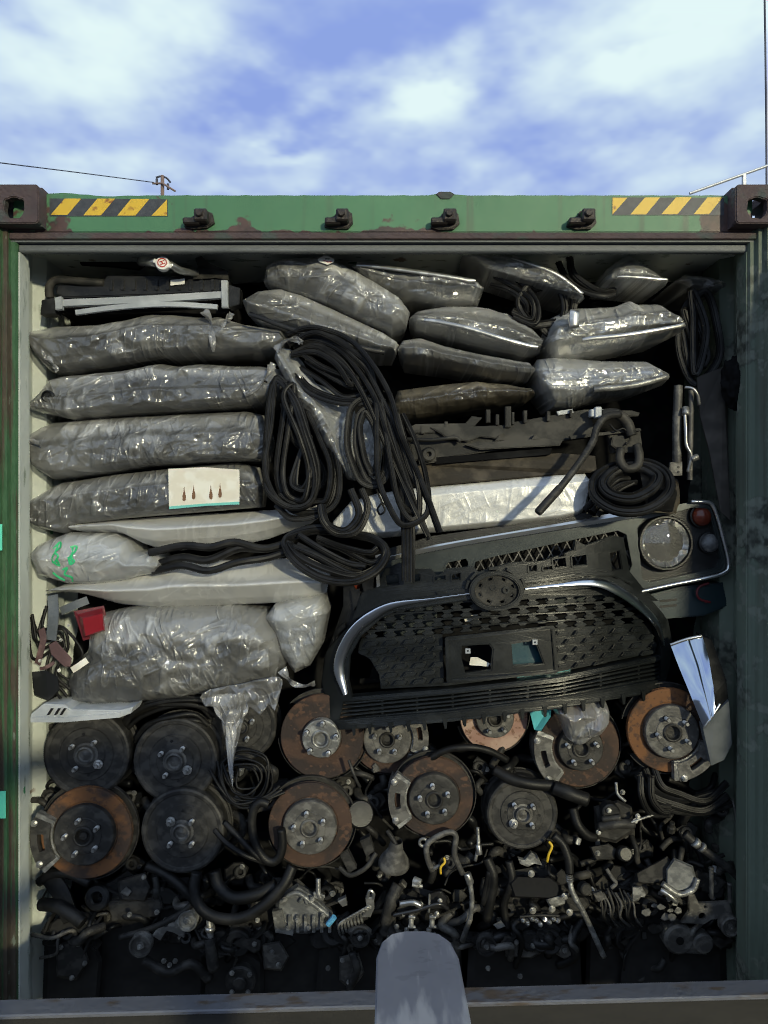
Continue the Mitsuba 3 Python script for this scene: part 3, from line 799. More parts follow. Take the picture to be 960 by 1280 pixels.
# ------------------------------------------------------------------ wrapped goods at the top
GT = 'shrink-wrapped lamps and parts along the top'
HL = ((0, .05), (.20, .006), (.35, .0), (.42, -.004), (.50, .010), (.9, .06), (1, .09))
wrapped('wrapped_lamp', [(327, 348), (330, 328), (345, 320), (400, 317), (428, 326), (470, 349), (500, 368), (513, 386), (508, 406), (490, 412), (450, 396), (400, 373), (350, 357)],
        2.425, 'film-wrapped headlamp with a diamond sticker on it, high in the middle', 'wrapped lamp', GT, film='film_clear', haze=(.26, .66), core='dusty_plastic', seed=11, axis=-24, edge=(.05, .05), knots=((.7, .5, .12),), dirs=(60, 100, 20))
st = thing('sticker', 'small white diamond-shaped sticker on the wrapped headlamp under the header', 'sticker')
obj('label_face', put(prism(Polygon([(-.028, .002), (-.004, .017), (.026, .004), (.024, -.006), (.004, -.018), (-.024, -.008)]).buffer(-.003).buffer(.003), -.0012, 0).apply_transform(trimesh.transformations.rotation_matrix(-math.pi / 2, (1, 0, 0))), P(408, 325, 2.398), (.1, -1, .25)), 'white_paint', st)
for q in ((404, 326, 8), (409, 323.5, 7), (411, 327.5, 8)):
    c = P(q[0], q[1], 2.3955)
    obj('print_bar', box(c[0] - q[2] * .0011, c[0] + q[2] * .0011, c[1] - .0006, c[1], c[2] - .0014, c[2] + .0014), 'red_paint' if q[1] > 325 else 'gasket_grey', st)
wrapped('wrapped_lamp', [(438, 330), (500, 338), (560, 344), (596, 349), (606, 360), (601, 374), (560, 375), (505, 369), (460, 351)],
        2.44, 'slim wrapped lamp with a bright silver edge right under the header', 'wrapped lamp', GT, film='film_clear', core='silver_panel', seed=12, axis=-8, prof=((0, .05), (.35, .02), (.6, .0), (.85, .0), (1, .02)), edge=(.015, .015), dirs=(80, 100, 85))
wrapped('wrapped_lamp', [(301, 372), (318, 358), (350, 353), (380, 361), (430, 385), (480, 409), (500, 423), (495, 440), (470, 440), (420, 425), (360, 409), (320, 396), (305, 386)],
        2.43, 'long film-wrapped lamp slanting down above the coiled rubber seals', 'wrapped lamp', GT, film='film_clear', haze=(.26, .66), core='dusty_plastic', seed=13, axis=-23, prof=((0, .03), (.25, .0), (.33, .0), (.40, .012), (.9, .04), (1, .07)), edge=(.03, .03), dirs=(75, 110, 15), knots=((.3, .6, .1), (.06, .5, .07)))
wrapped('wrapped_lamp', [(512, 396), (522, 381), (560, 373), (600, 373), (640, 382), (672, 402), (685, 418), (681, 435), (664, 440), (620, 431), (560, 417), (520, 408)],
        2.44, 'silvery wrapped headlamp in the middle of the top row', 'wrapped lamp', GT, film='film_clear', haze=(.26, .66), core='silver_panel', seed=14, axis=-13, prof=HL, edge=(.03, .03), knots=((.4, .8, .1), (.75, .6, .1)))
wrapped('wrapped_lamp', [(498, 434), (504, 418), (528, 414), (560, 425), (620, 438), (668, 447), (673, 460), (665, 472), (620, 468), (560, 456), (505, 449)],
        2.45, 'narrow wrapped lamp lying under the silvery wrapped headlamp', 'wrapped lamp', GT, film='film_clear', haze=(.26, .66), core='dusty_plastic', seed=15, axis=-9, prof=HL, edge=(.025, .025), knots=((.12, .7, .1),))
wrapped('wrapped_part', [(491, 508), (498, 482), (540, 476), (600, 470), (640, 474), (668, 481), (672, 493), (660, 502), (600, 508), (540, 519), (500, 524)],
        2.45, 'brownish grimy part in torn film above the black radiator support', 'wrapped part', GT, film='film_clear', haze=(.10, .34), tint=(1, .88, .66), core='brown_stuff', seed=16, axis=6, prof=((0, .05), (.3, .01), (.5, .0), (.7, .02), (1, .08)), edge=(.03, .03), knots=((.1, .5, .12), (.9, .4, .08)))
wrapped('wrapped_lamp', [(672, 462), (678, 443), (700, 440), (760, 445), (815, 446), (841, 465), (838, 477), (810, 487), (760, 495), (720, 508), (694, 508), (680, 490)],
        2.43, 'crinkled clear-wrapped lamp tapering to the right above the hooked hose', 'wrapped lamp', GT, film='film_clear', haze=(.26, .66), core='silver_panel', seed=17, axis=3, prof=((0, .05), (.2, .01), (.3, .0), (.7, .01), (1, .06)), edge=(.03, .03), knots=((.1, .6, .16), (.3, .4, .12)), amp=.006)
wrapped('wrapped_lamp', [(686, 428), (697, 388), (722, 376), (780, 373), (797, 366), (806, 371), (832, 370), (850, 385), (862, 409), (840, 420), (780, 432), (730, 444), (700, 446)],
        2.43, 'big wrapped headlamp with a bright white edge at the upper right', 'wrapped lamp', GT, film='film_clear', haze=(.26, .66), core='silver_panel', seed=18, axis=4, prof=((0, .07), (.25, .03), (.33, .0), (.60, .0), (.66, .02), (1, .08)), edge=(.03, .03), knots=((.5, .9, .12), (.1, .5, .1)))
wrapped('wrapped_part', [(761, 347), (768, 326), (780, 317), (795, 308), (812, 322), (841, 345), (836, 354), (800, 350)],
        2.425, 'small pointed wrapped part just under the header on the right', 'wrapped part', GT, film='film_clear', haze=(.26, .66), core='silver_panel', seed=19, edge=(.03, .03), knots=((.45, .9, .1),), prof=((0, .0), (.3, 0), (1, .06)))
wrapped('wrapped_part', [(578, 317), (630, 317), (690, 334), (716, 352), (733, 371), (700, 362), (655, 349), (610, 334)],
        2.44, 'blade-shaped silvery wrapped part slanting under the header', 'wrapped part', GT, film='film_clear', core='silver_panel', seed=20, axis=-18, edge=(.02, .02), dirs=(60, 80, 20))
wrapped('wrapped_part', [(845, 350), (858, 342), (885, 345), (912, 352), (914, 364), (890, 366), (862, 362)],
        2.56, 'half hidden crumpled wrap in the dark top right corner', 'wrapped part', GT, film='film_clear', core='dark_cloth', seed=21, edge=(.02, .02))
wrapped('wrapped_part', [(340, 444), (347, 430), (362, 431), (376, 448), (392, 474), (418, 484), (438, 494), (445, 520), (444, 570), (443, 600), (433, 598), (405, 560), (375, 512), (352, 468)],
        2.41, 'long pale wrapped part standing on end among the rubber seals', 'wrapped part', None, film='film_clear', haze=(.26, .66), core='light_grey', seed=22, axis=-62, edge=(.035, .035), prof=((0, .02), (.22, -.004), (.34, .0), (.42, .014), (1, .05)), knots=((.15, .5, .08), (.6, .7, .1)), amp=.005)
wrapped('wrapped_part', [(438, 530), (455, 520), (474, 524), (478, 560), (474, 600), (455, 603), (444, 575)],
        2.46, 'crumpled clear wrap seen through the oval rubber ring', 'wrapped part', None, film='film_clear', haze=(.26, .66), core='light_grey', seed=23, edge=(.03, .03))
wrapped('wrapped_trim', [(414, 668), (416, 652), (438, 627), (470, 617), (520, 610), (600, 602), (700, 593), (734, 591), (740, 600), (739, 628), (728, 646), (700, 652), (660, 656), (560, 665), (480, 673)],
        2.46, 'white panel in clear film lying under the brown board in the middle', 'wrapped panel', None, prof=((0, .03), (.12, 0), (.8, 0), (1, .02)), film='film_milky', haze=(.50, .68), core='white_panel', seed=24, dirs=(30, 20, 60), edge=(.008, .010), big=.0025, amp=.0012)

def edge(label_start, name, pts, r, m='bright_metal', **k):
    key = next(q for q in labels if labels[q].get('label', '').startswith(label_start))
    obj(name, tube(pts, r, **k), m, key, True)


FL = [(-1, -.5), (1, -.5), (1, .5), (-1, .5)]
edge('slim wrapped lamp', 'silver_edge', [(446, 330, 2.425), (500, 337, 2.42), (560, 346, 2.42), (594, 352, 2.425)], 2.6, section=FL, k=4)
edge('silvery wrapped headlamp', 'silver_edge', [(530, 399, 2.415), (580, 409, 2.41), (630, 424, 2.41), (672, 435, 2.42)], 2.4, section=FL, k=4)
edge('big wrapped headlamp', 'silver_edge', [(728, 424, 2.40), (780, 419, 2.395), (830, 411, 2.40), (856, 406, 2.41)], 2.4, section=FL, k=4)
edge('big wrapped headlamp', 'white_reflector', [(718, 388, 2.40), (717, 399, 2.397), (718, 410, 2.40)], 5.5, section=FL, k=3)
edge('crinkled clear-wrapped lamp', 'silver_edge', [(742, 487, 2.405), (790, 482, 2.40), (834, 471, 2.41)], 4.0, 'alloy', k=4)
edge('blade-shaped silvery', 'silver_edge', [(640, 321, 2.43), (690, 340, 2.425), (714, 356, 2.425), (728, 368, 2.43)], 2.2, section=FL, k=4)
edge('small pointed wrapped', 'silver_edge', [(772, 345, 2.41), (805, 347, 2.405), (834, 350, 2.41)], 1.8, section=FL, k=3)
edge('long film-wrapped lamp', 'black_edge', [(312, 392, 2.415), (360, 410, 2.41), (420, 427, 2.41), (480, 441, 2.42)], 2.6, 'black_plastic', section=FL, k=4)


def tail(label_start, pts, r, seed):
    key = next(q for q in labels if labels[q].get('label', '').startswith(label_start))
    for k in range(3):
        rnd = random.Random(seed + k)
        fs = tube([(a + rnd.uniform(-2, 2), b + rnd.uniform(-2.5, 2.5), c) for a, b, c in pts], r, [(-1.6, -.1), (-.5, .3), (.4, -.2), (1.6, .2), (1.5, .4), (.4, 0), (-.5, .5), (-1.6, .1)], k=5, twist=rnd.uniform(2, 6), taper=((0, .4, 1), (1.2, .6, .8)))
        obj('film_tail', fs, 'film_clear', key, True, uv=np.array(fs.vertices)[:, [0, 2]] * 1.0 + seed, color=np.full((len(fs.vertices), 3), .34))


tail('long pale wrapped part', [(346, 436, 2.40), (356, 428, 2.39), (368, 424, 2.385), (378, 427, 2.385)], 2.6, 1)
tail('dusty film-wrapped', [(256, 388, 2.46), (262, 402, 2.44), (266, 420, 2.425), (268, 438, 2.43)], 3.0, 11)
tail('dusty film-wrapped', [(288, 394, 2.46), (280, 404, 2.445), (272, 414, 2.43)], 2.0, 15)
tail('dusty film-wrapped', [(60, 446, 2.44), (66, 456, 2.43), (72, 462, 2.43)], 2.2, 18)
tail('wrapped radiator with a round port', [(340, 456, 2.44), (333, 470, 2.43), (322, 484, 2.425), (305, 494, 2.425)], 2.2, 21)
tail('film-wrapped radiator with heavily', [(30, 562, 2.44), (38, 552, 2.43), (50, 556, 2.425)], 2.6, 31)
tail('flat white bumper panel', [(380, 640, 2.43), (396, 636, 2.42), (406, 634, 2.42)], 2.4, 41)
tail('pale film-wrapped bundle', [(352, 838, 2.43), (362, 850, 2.42), (374, 857, 2.42), (392, 855, 2.43)], 2.4, 51)
# ------------------------------------------------------------------ rubber door seals, hoses and belts
def bundle(name, label, cat_, path, n, r, spread, Y=None, part='rubber_strip', m='rubber', section=SEAL, closed=False, seed=1, group=None, k=6, wob=4.2, th=None):
    """n strands that run side by side along one path of photo points (px, py, distance)."""
    th = th or thing(name, label, cat_, group)
    rnd = np.random.default_rng(seed)
    pts = np.array([(a[0], a[1], a[2] if len(a) > 2 else Y) for a in path], float)
    P3 = px_path(pts)
    t, nn, b = frames(P3, closed)
    px = P3[:, 1].mean() / F
    for i in range(n):
        o = (i - (n - 1) / 2) * spread * px * rnd.uniform(.8, 1.25)
        q = P3 + b * o + nn * rnd.uniform(-.3, 1.0) * spread * px + rnd.normal(0, wob * px * .5, P3.shape) * [1, .8, 1]
        if closed: q = q.mean(0) + (q - q.mean(0)) * (1 + rnd.normal(0, .05)) + rnd.normal(0, 1.5 * px, 3) * [1, 0, 1]
        q += b * np.sin(np.linspace(0, 3, len(P3)) * rnd.uniform(.5, 1.5) + rnd.uniform(0, 6))[:, None] * wob * px
        obj(part, sweep(q, r * px * rnd.uniform(.9, 1.1), section, k=k, closed=closed, twist=rnd.uniform(-1.2, 1.2) * (0 if closed else 1)), m, th, 35)
    return th


def ell(cx, cy, rx, ry, rot=0, Y=2.4, n=12, a0=0, a1=360, dY=0.0):
    out = []
    for a in np.linspace(a0, a1, n, endpoint=(a1 - a0) % 360 != 0):
        x, y = rx * math.cos(math.radians(a)), ry * math.sin(math.radians(a))
        c, s = math.cos(math.radians(rot)), math.sin(math.radians(rot))
        out.append((cx + x * c - y * s, cy + x * s + y * c, Y + dY * math.sin(math.radians(a))))
    return out


GS = 'coiled black rubber door seals'
# the hanging coil left of centre
th = bundle('rubber_seal', 'large hanging coil of black rubber seal right of the left stack', 'rubber seal', [(352, 478, 2.42), (346, 530, 2.41), (340, 585, 2.41), (346, 618, 2.40), (366, 632, 2.40), (386, 625, 2.39), (391, 590, 2.39), (378, 540, 2.39), (362, 495, 2.40)], 4, 3.6, 7.5, closed=True, seed=1, group=GS)
bundle('', '', '', [(385, 512, 2.43), (404, 545, 2.42), (416, 585, 2.41), (414, 618, 2.41), (395, 634, 2.41), (368, 636, 2.41), (348, 624, 2.42)], 3, 3.6, 7, seed=2, th=th)
bundle('', '', '', [(366, 500, 2.40), (380, 540, 2.385), (389, 580, 2.38), (384, 608, 2.38), (368, 606, 2.39), (372, 575, 2.40), (384, 545, 2.41)], 2, 3.4, 7, seed=3, th=th)
bundle('', '', '', [(355, 505, 2.45), (372, 545, 2.45), (396, 570, 2.45), (402, 600, 2.45), (380, 618, 2.45), (356, 600, 2.45)], 2, 3.2, 7, seed=4, th=th)
# the long drape
th = bundle('rubber_seal', 'long bundle of black seals draped from the top down to the black grille', 'rubber seal', [(366, 434, 2.43), (392, 424, 2.41), (424, 436, 2.39), (452, 462, 2.37), (474, 500, 2.36), (490, 545, 2.35), (508, 588, 2.35), (524, 628, 2.34), (543, 668, 2.34)], 4, 3.5, 6.5, seed=5, group=GS)
bundle('', '', '', [(476, 500, 2.37), (478, 540, 2.36), (482, 590, 2.35), (494, 630, 2.34), (510, 650, 2.34), (524, 640, 2.345), (522, 600, 2.355), (508, 560, 2.36), (494, 520, 2.37)], 3, 3.4, 6.5, seed=6, th=th)
bundle('', '', '', [(505, 575, 2.38), (507, 620, 2.37), (509, 670, 2.36), (509, 727, 2.345)], 3, 3.2, 5.5, seed=7, th=th, wob=.7)
bundle('rubber_seal', 'gathered arcs of black seal tucked under the slanting wrapped lamp', 'rubber seal', [(368, 436, 2.43), (396, 430, 2.40), (428, 448, 2.385), (452, 470, 2.38), (458, 486, 2.385), (430, 488, 2.39), (398, 474, 2.41), (378, 456, 2.43)], 5, 3.2, 6.5, seed=8, group=GS)
bundle('rubber_seal', 'upright oval ring of black seal in front of the crumpled clear wrap', 'rubber seal', ell(461, 556, 18, 47, -7, 2.37), 3, 3.6, 7, closed=True, seed=9, group=GS, wob=1)
bundle('rubber_seal', 'short curled seal under the standing pale wrapped part', 'rubber seal', [(446, 612, 2.38), (452, 636, 2.37), (442, 658, 2.37), (424, 664, 2.37), (408, 652, 2.37), (404, 632, 2.38)], 2, 4.2, 7, seed=10, group=GS)
th = bundle('rubber_seal', 'wide flat ring of black seal lying beside the left end of the grille', 'rubber seal', [(352, 682, 2.42), (364, 668, 2.43), (395, 663, 2.43), (436, 667, 2.42), (468, 677, 2.40), (481, 692, 2.37), (472, 710, 2.35), (444, 720, 2.34), (408, 715, 2.35), (376, 700, 2.37)], 2, 4.6, 8.5, closed=True, seed=11, group=GS)
bundle('', '', '', [(372, 676, 2.40), (400, 690, 2.38), (430, 712, 2.37), (455, 716, 2.37)], 3, 3.6, 6.5, seed=12, th=th)
bundle('', '', '', [(395, 676, 2.41), (425, 690, 2.39), (462, 700, 2.38), (474, 690, 2.39)], 2, 3.6, 6.5, seed=13, th=th)
bundle('rubber_seal', 'black hoses squeezed between the two white bumper panels', 'rubber seal', [(196, 702, 2.48), (228, 694, 2.44), (262, 698, 2.43), (296, 690, 2.43), (330, 690, 2.44), (362, 682, 2.46)], 3, 5.0, 8, seed=14, group=GS, section=ROUND, part='hose')
bundle('rubber_seal', 'open loops of black seal right of the white panel', 'rubber seal', ell(788, 612, 38, 23, -8, 2.41, dY=-.05), 2, 6.5, 11, closed=True, seed=15, group=GS, wob=1)
bundle('rubber_seal', 'folded black seals between the white panel and the open loops', 'rubber seal', [(738, 640, 2.43), (752, 620, 2.42), (768, 602, 2.42), (790, 596, 2.43)], 4, 3.2, 6, seed=16, group=GS)
bundle('rubber_seal', 'round black ring of seal behind the wrapped lamps at the upper right', 'rubber seal', ell(681, 382, 30, 27, 20, 2.50), 2, 4.5, 8, closed=True, seed=17, group=GS)
bundle('rubber_seal', 'thin black seal loops under the blade-shaped wrap', 'rubber seal', [(616, 350, 2.52), (640, 362, 2.50), (660, 380, 2.48), (664, 400, 2.48), (640, 396, 2.49)], 3, 3.2, 6, seed=18, group=GS)
bundle('rubber_seal', 'black seal arc right of the blade-shaped wrap under the header', 'rubber seal', [(704, 330, 2.52), (712, 348, 2.49), (728, 364, 2.48), (750, 372, 2.48), (762, 366, 2.50)], 2, 4.0, 7, seed=19, group=GS)
bundle('rubber_seal', 'dark seals hanging in the shade of the right wall', 'rubber seal', [(868, 372, 2.55), (880, 410, 2.53), (884, 450, 2.53), (872, 470, 2.54), (858, 440, 2.55), (858, 395, 2.56)], 4, 4.5, 8, seed=20, group=GS, closed=True)
bundle('rubber_seal', 'black seals in an arc under the rotor at the right', 'rubber seal', [(806, 962, 2.47), (818, 988, 2.45), (845, 1004, 2.44), (880, 1006, 2.45), (908, 992, 2.47)], 4, 4.2, 7.5, seed=21, group=GS)
bundle('rubber_seal', 'black seals bent to an angle below the right rotor', 'rubber seal', [(807, 972, 2.43), (809, 995, 2.42), (818, 1012, 2.42), (836, 1015, 2.42)], 3, 3.6, 6, seed=22, group=GS)

GH = 'loose black hoses among the axle parts'
def hose(label, pts, r, m='rubber', group=GH, name='hose', **k):
    key = obj(name, tube(pts, r, **k), m, None, True)
    labels[key] = {'label': label, 'category': 'hose'}
    if group: labels[key]['group'] = group
    return key


hose('black hose looped in a big U below the lower right brake drum', [(246, 1090, 2.40), (243, 1112, 2.39), (252, 1136, 2.385), (276, 1148, 2.38), (306, 1146, 2.38), (335, 1128, 2.38), (356, 1104, 2.39), (366, 1082, 2.41)], 7.0)
hose('ribbed black hose forming the inner U beside the big hose loop', [(268, 1088, 2.44), (274, 1108, 2.43), (292, 1122, 2.42), (322, 1118, 2.42), (346, 1106, 2.43)], 8.0)
hose('straight black hose leaning left from the lower right brake drum', [(184, 1082, 2.46), (206, 1092, 2.44), (226, 1108, 2.43), (246, 1128, 2.43)], 6)
hose('black hose ring hanging at the left edge of a rusty rotor', ell(334, 1040, 18, 38, -12, 2.40)[:11], 5.5)
bundle('cable_coil', 'thin black cables coiled beside the brake drums', 'cable', [(285, 962, 2.46), (300, 948, 2.45), (325, 955, 2.44), (332, 978, 2.44), (315, 996, 2.44), (292, 990, 2.45)], 5, 1.6, 4.5, seed=31, section=ROUND, part='cable', m='rubber', closed=True)
bundle('cable_coil', 'thin black cables trailing down from the coil to the rotors', 'cable', [(272, 955, 2.45), (280, 985, 2.43), (300, 1005, 2.42), (330, 1000, 2.42), (352, 985, 2.44)], 4, 1.8, 5, seed=32, section=ROUND, part='cable', m='rubber')
bundle('cable_coil', 'black cable hanging under the left rotor hub of the middle row', 'cable', [(276, 1030, 2.42), (290, 1050, 2.40), (312, 1070, 2.40), (332, 1078, 2.41)], 2, 3.4, 7, seed=33, section=ROUND, part='cable', m='rubber')
hose('black hose end bent over at the lower left wall', [(52, 1130, 2.45), (72, 1133, 2.42), (90, 1143, 2.40), (104, 1154, 2.39)], 8)
hose('black hose crossing under the rusty disc at the left wall', [(50, 1102, 2.48), (64, 1092, 2.45), (86, 1092, 2.44), (112, 1104, 2.44)], 6)
hose('wide black belt falling along the left wall below the discs', [(62, 1096, 2.46), (76, 1116, 2.44), (84, 1138, 2.43), (90, 1150, 2.43)], 11, section=[(-1, -.2), (1, -.2), (1, .2), (-1, .2)])
hose('black hose lying across the top of the plain brake drum', [(618, 962, 2.46), (640, 974, 2.43), (664, 980, 2.42), (692, 982, 2.43)], 7)
hose('short thick black hose end right of the plain brake drum', [(692, 984, 2.42), (712, 992, 2.40), (734, 1000, 2.40)], 9)
hose('black hose arching over the rotor in the middle row', [(528, 956, 2.46), (556, 938, 2.43), (585, 934, 2.42), (610, 938, 2.43), (634, 950, 2.45)], 4.5)
hose('pair of curved hoses left of the dark bracket at the right', [(716, 1010, 2.46), (722, 1030, 2.44), (734, 1044, 2.44), (744, 1046, 2.45)], 6)
bundle('ribbed_hose', 'coil of ribbed black hose lying on top of the second drum', 'hose', [(160, 912, 2.52), (178, 892, 2.48), (212, 884, 2.47), (248, 884, 2.48), (266, 896, 2.50)], 6, 3.0, 5.5, seed=34, section=ROUND, part='hose_turn', m='rubber')
th = obj('cable_tie', tube([(470, 610, 2.40), (474, 620, 2.392), (477, 628, 2.39), (472, 636, 2.39), (475, 643, 2.39), (481, 638, 2.39), (478, 629, 2.388), (484, 632, 2.385)], 1.2), 'rubber')
labels[th] = {'label': 'small knotted black string dangling on the white panel', 'category': 'string'}

# ------------------------------------------------------------------ bare parts at the top left and centre
rad = thing('radiator', 'unwrapped radiator with filler cap and two pale tubes on top of the stack', 'radiator')
obj('top_tank', [prism(poly_px([(70, 366), (72, 356), (128, 352), (134, 344), (285, 346), (287, 364), (210, 368), (80, 372)], 2.475), 2.475, 2.60, .004)] + [box(P(x, 0, 2.495)[0], P(x + 4, 0, 2.495)[0], 2.469, 2.485, P(0, 365, 2.495)[2], P(0, 352, 2.495)[2]) for x in range(140, 285, 14)], 'black_plastic', rad)
obj('core', box(P(74, 0, 2.53)[0], P(286, 0, 2.53)[0], 2.53, 2.9, P(0, 392, 2.53)[2], P(0, 368, 2.53)[2], .003), 'dark_cloth', rad)
obj('pale_tube', tube([(73, 379.5, 2.47), (160, 376, 2.47), (280, 369, 2.47)], 4.2, section=[(-1, -.8), (1, -.8), (1, .8), (-1, .8)], k=3), 'light_grey', rad)
obj('pale_tube', tube([(95, 391, 2.46), (150, 384, 2.46), (210, 380.5, 2.46), (272, 384, 2.46)], 3.0, section=[(-1, -.8), (1, -.8), (1, .8), (-1, .8)], k=3), 'light_grey', rad)
for ps, yy, dd, mm_ in (([(68, 372), (76, 370), (77, 386), (69, 387)], 2.450, .02, 'light_grey'), ([(52, 375), (68, 372), (69, 392), (50, 393)], 2.46, .05, 'black_plastic'), ([(276, 350), (284, 350), (285, 384), (277, 384)], 2.450, .02, 'light_grey'), ([(286, 356), (300, 360), (299, 380), (286, 384)], 2.46, .05, 'black_plastic')):
    obj('end_bracket', plate(ps, yy, dd, .002), mm_, rad)
obj('bleed_tube', tube([(62, 372, 2.48), (62, 358, 2.47), (72, 350, 2.47), (100, 352, 2.47), (130, 354, 2.48)], 5.2), 'dusty_plastic', rad, True)
nk = obj('filler_neck', [tube([(176, 327, 2.45), (184, 327, 2.42), (196, 328, 2.39)], 6, k=2), tube([(212, 330, 2.39), (226, 338, 2.42), (246, 342, 2.47)], 4.5, k=4)], 'bright_metal', rad, True)
q = P(203, 329, 2.375)
cp = obj('filler_cap', [put(lathe([(0, -.02), (.021, -.02), (.023, -.004), (.021, .002), (.012, .004), (0, .004)], 32), q, (.1, -1, .1)), put(box(-.03, .03, -.007, .007, -.006, .001, .002), q, (.1, -1, .1), -.3)], 'white_paint', rad, 30)
obj('cap_print', [put(lathe([(.012, .0045), (.015, .0045), (.015, .0055), (.012, .0055)], 28), q, (.1, -1, .1)), put(cat(box(-.008, .008, .003, .0055, .0045, .0055), box(-.008, .008, -.006, -.0035, .0045, .0055), box(-.002, .002, -.006, .004, .0045, .0056)), q, (.1, -1, .1), .35)], 'red_paint', cp)
obj('maker_label', plate([(213, 350), (231, 348), (231, 355), (213, 357)], 2.4675, .001), 'white_paint', rad, label='small white label')
obj('plastic_scrap', bend(prism(poly_px([(242, 350), (246, 332), (243, 322), (252, 320), (262, 330), (284, 338), (286, 350), (270, 348)], 2.47), 2.47, 2.476), lambda x, z: .01 * np.sin(x * 60 + z * 40)), 'dusty_plastic', rad)
obj('side_bracket', [plate([(96, 318), (112, 316), (175, 320), (180, 330), (172, 336), (140, 332), (100, 330)], 2.58, .02, .003)], 'black_plastic', rad)

sup = thing('radiator_support', 'black dusty radiator support beam with ribs and a hooked hose', 'radiator support')
obj('beam', [plate([(512, 556), (520, 540), (575, 536), (640, 530), (740, 520), (745, 545), (640, 560), (560, 572), (516, 576)], 2.46, .06, .004), plate([(538, 534), (620, 532), (632, 540), (620, 548), (600, 546), (585, 552), (560, 548)], 2.44, .02, .003),
             plate([(582, 556), (596, 553), (680, 548), (704, 550), (700, 557), (600, 562)], 2.435, .03, .003)], 'dusty_plastic', sup)
obj('upper_rail', [plate([(508, 535), (520, 530), (582, 529), (590, 520), (603, 522), (588, 538), (540, 541), (512, 542)], 2.45, .03, .003), plate([(640, 528), (730, 512), (790, 513), (800, 516), (798, 520), (735, 522), (645, 538)], 2.47, .05, .003)], 'dusty_plastic', sup)
for x, y0, y1, w in ((608, 528, 512, 5), (620, 531, 518, 4), (632, 534, 508, 7), (640, 530, 515, 3), (655, 528, 513, 4), (684, 526, 514, 4), (713, 521, 512, 3), (526, 542, 532, 5), (556, 540, 527, 4)):
    obj('rib', plate([(x, y0), (x, y1), (x + w, y1), (x + w, y0)], 2.445, .03, .002), 'dusty_plastic', sup)
obj('dark_slot', [plate([(540, 572), (690, 560), (688, 568), (545, 580)], 2.452, .02)], 'dark_cloth', sup)
for x, y in ((624, 548), (669, 547)):
    obj('wedge', plate([(x - 5, y + 3), (x, y - 4), (x + 6, y + 2)], 2.433, .02, .002), 'dusty_plastic', sup)
q = P(536, 568, 2.445)
obj('end_boss', [put(lathe([(.006, -.02), (.024, -.02), (.024, .006), (.019, .012), (.009, .012), (.006, .002)], 28), q), plate([(522, 556), (546, 556), (547, 578), (524, 580)], 2.45, .03, .004)], 'dusty_plastic', sup, 30)
obj('lever', tube([(509, 549, 2.44), (540, 550, 2.43), (568, 547, 2.43), (576, 552, 2.43)], 2.6, k=4), 'dusty_plastic', sup, True)
obj('clip', plate([(696, 514), (716, 511), (717, 516), (698, 519)], 2.46, .01, .002), 'light_grey', sup)
obj('hose', tube([(752, 518, 2.43), (770, 517, 2.42), (784, 528, 2.42), (790, 545, 2.42)], 6.5), 'dusty_plastic', sup, True)
obj('bracket', [plate([(760, 540), (800, 536), (803, 556), (798, 566), (766, 566)], 2.45, .03, .003), plate([(766, 546), (780, 544), (784, 556), (772, 562), (764, 556)], 2.43, .03, .003), plate([(712, 545), (800, 535), (802, 538), (714, 549)], 2.432, .012, .001)], 'dusty_plastic', sup)
obj('hook', tube([(776, 560, 2.42), (775, 575, 2.415), (783, 586, 2.41), (796, 583, 2.415), (799, 570, 2.42), (796, 556, 2.43)], 5.5), 'dusty_plastic', sup, True)
obj('cable', tube([(762, 530, 2.42), (770, 538, 2.415), (780, 536, 2.415), (788, 548, 2.42), (782, 556, 2.42)], 1.2), 'rubber', sup, True)
c = P(746, 517, 2.43)
obj('connector', [box(c[0] - .022, c[0] + .022, 2.42, 2.45, c[2] - .012, c[2] + .014, .003), box(c[0] - .01, c[0] + .012, 2.412, 2.44, c[2] - .016, c[2] + .02, .003)], 'light_grey', sup)
rod = obj('bent_pipe', [tube([(775, 518, 2.40), (757, 521, 2.38), (746, 535, 2.365), (741, 552, 2.36), (728, 573, 2.34), (700, 610, 2.31), (672, 641, 2.285)], 4.6, k=6), tube([(700, 610, 2.31), (673, 640, 2.286)], 5.4, k=1)], 'dark_iron', None, True)
labels[rod] = {'label': 'long bent dark pipe reaching out over the white panel', 'category': 'pipe'}
br = thing('brown_board', 'dark brown folded board between the radiator support and the white panel', 'board')
obj('sheet', bend(prism(poly_px([(520, 609), (518, 580), (560, 579), (640, 571), (700, 566), (744, 570), (746, 590), (700, 593), (600, 602)], 2.47), 2.47, 2.75, .003), lambda x, z: .008 * np.sin(x * 14)), 'brown_stuff', br)
con_ = thing('condenser_strip', 'upright strip of a grey condenser with a bent silver tube at the right', 'condenser')
obj('header_tube', [tube([(848, 482, 2.44), (846, 530, 2.44), (846, 578, 2.44)], 5.5, k=2), tube([(864, 488, 2.45), (863, 540, 2.45), (862, 600, 2.45)], 3.5, k=2)], 'grey_iron', con_, True)
obj('mount_plate', plate([(838, 578), (853, 577), (853, 594), (842, 595), (837, 590)], 2.43, .012, .002), 'grey_iron', con_)
for x, y in ((848, 584), (848, 590)): obj('hole', put(cyl(.004, 0, .002, 12), P(x, y, 2.43)), 'rubber', con_)
obj('silver_tube', tube([(856, 484, 2.43), (866, 486, 2.42), (872, 494, 2.42), (874, 506, 2.43)], 2.0), 'bright_metal', con_, True)
obj('silver_tube', tube([(856, 512, 2.42), (857, 535, 2.41), (858, 556, 2.41), (864, 570, 2.41), (860, 590, 2.42)], 2.2), 'bright_metal', con_, True)
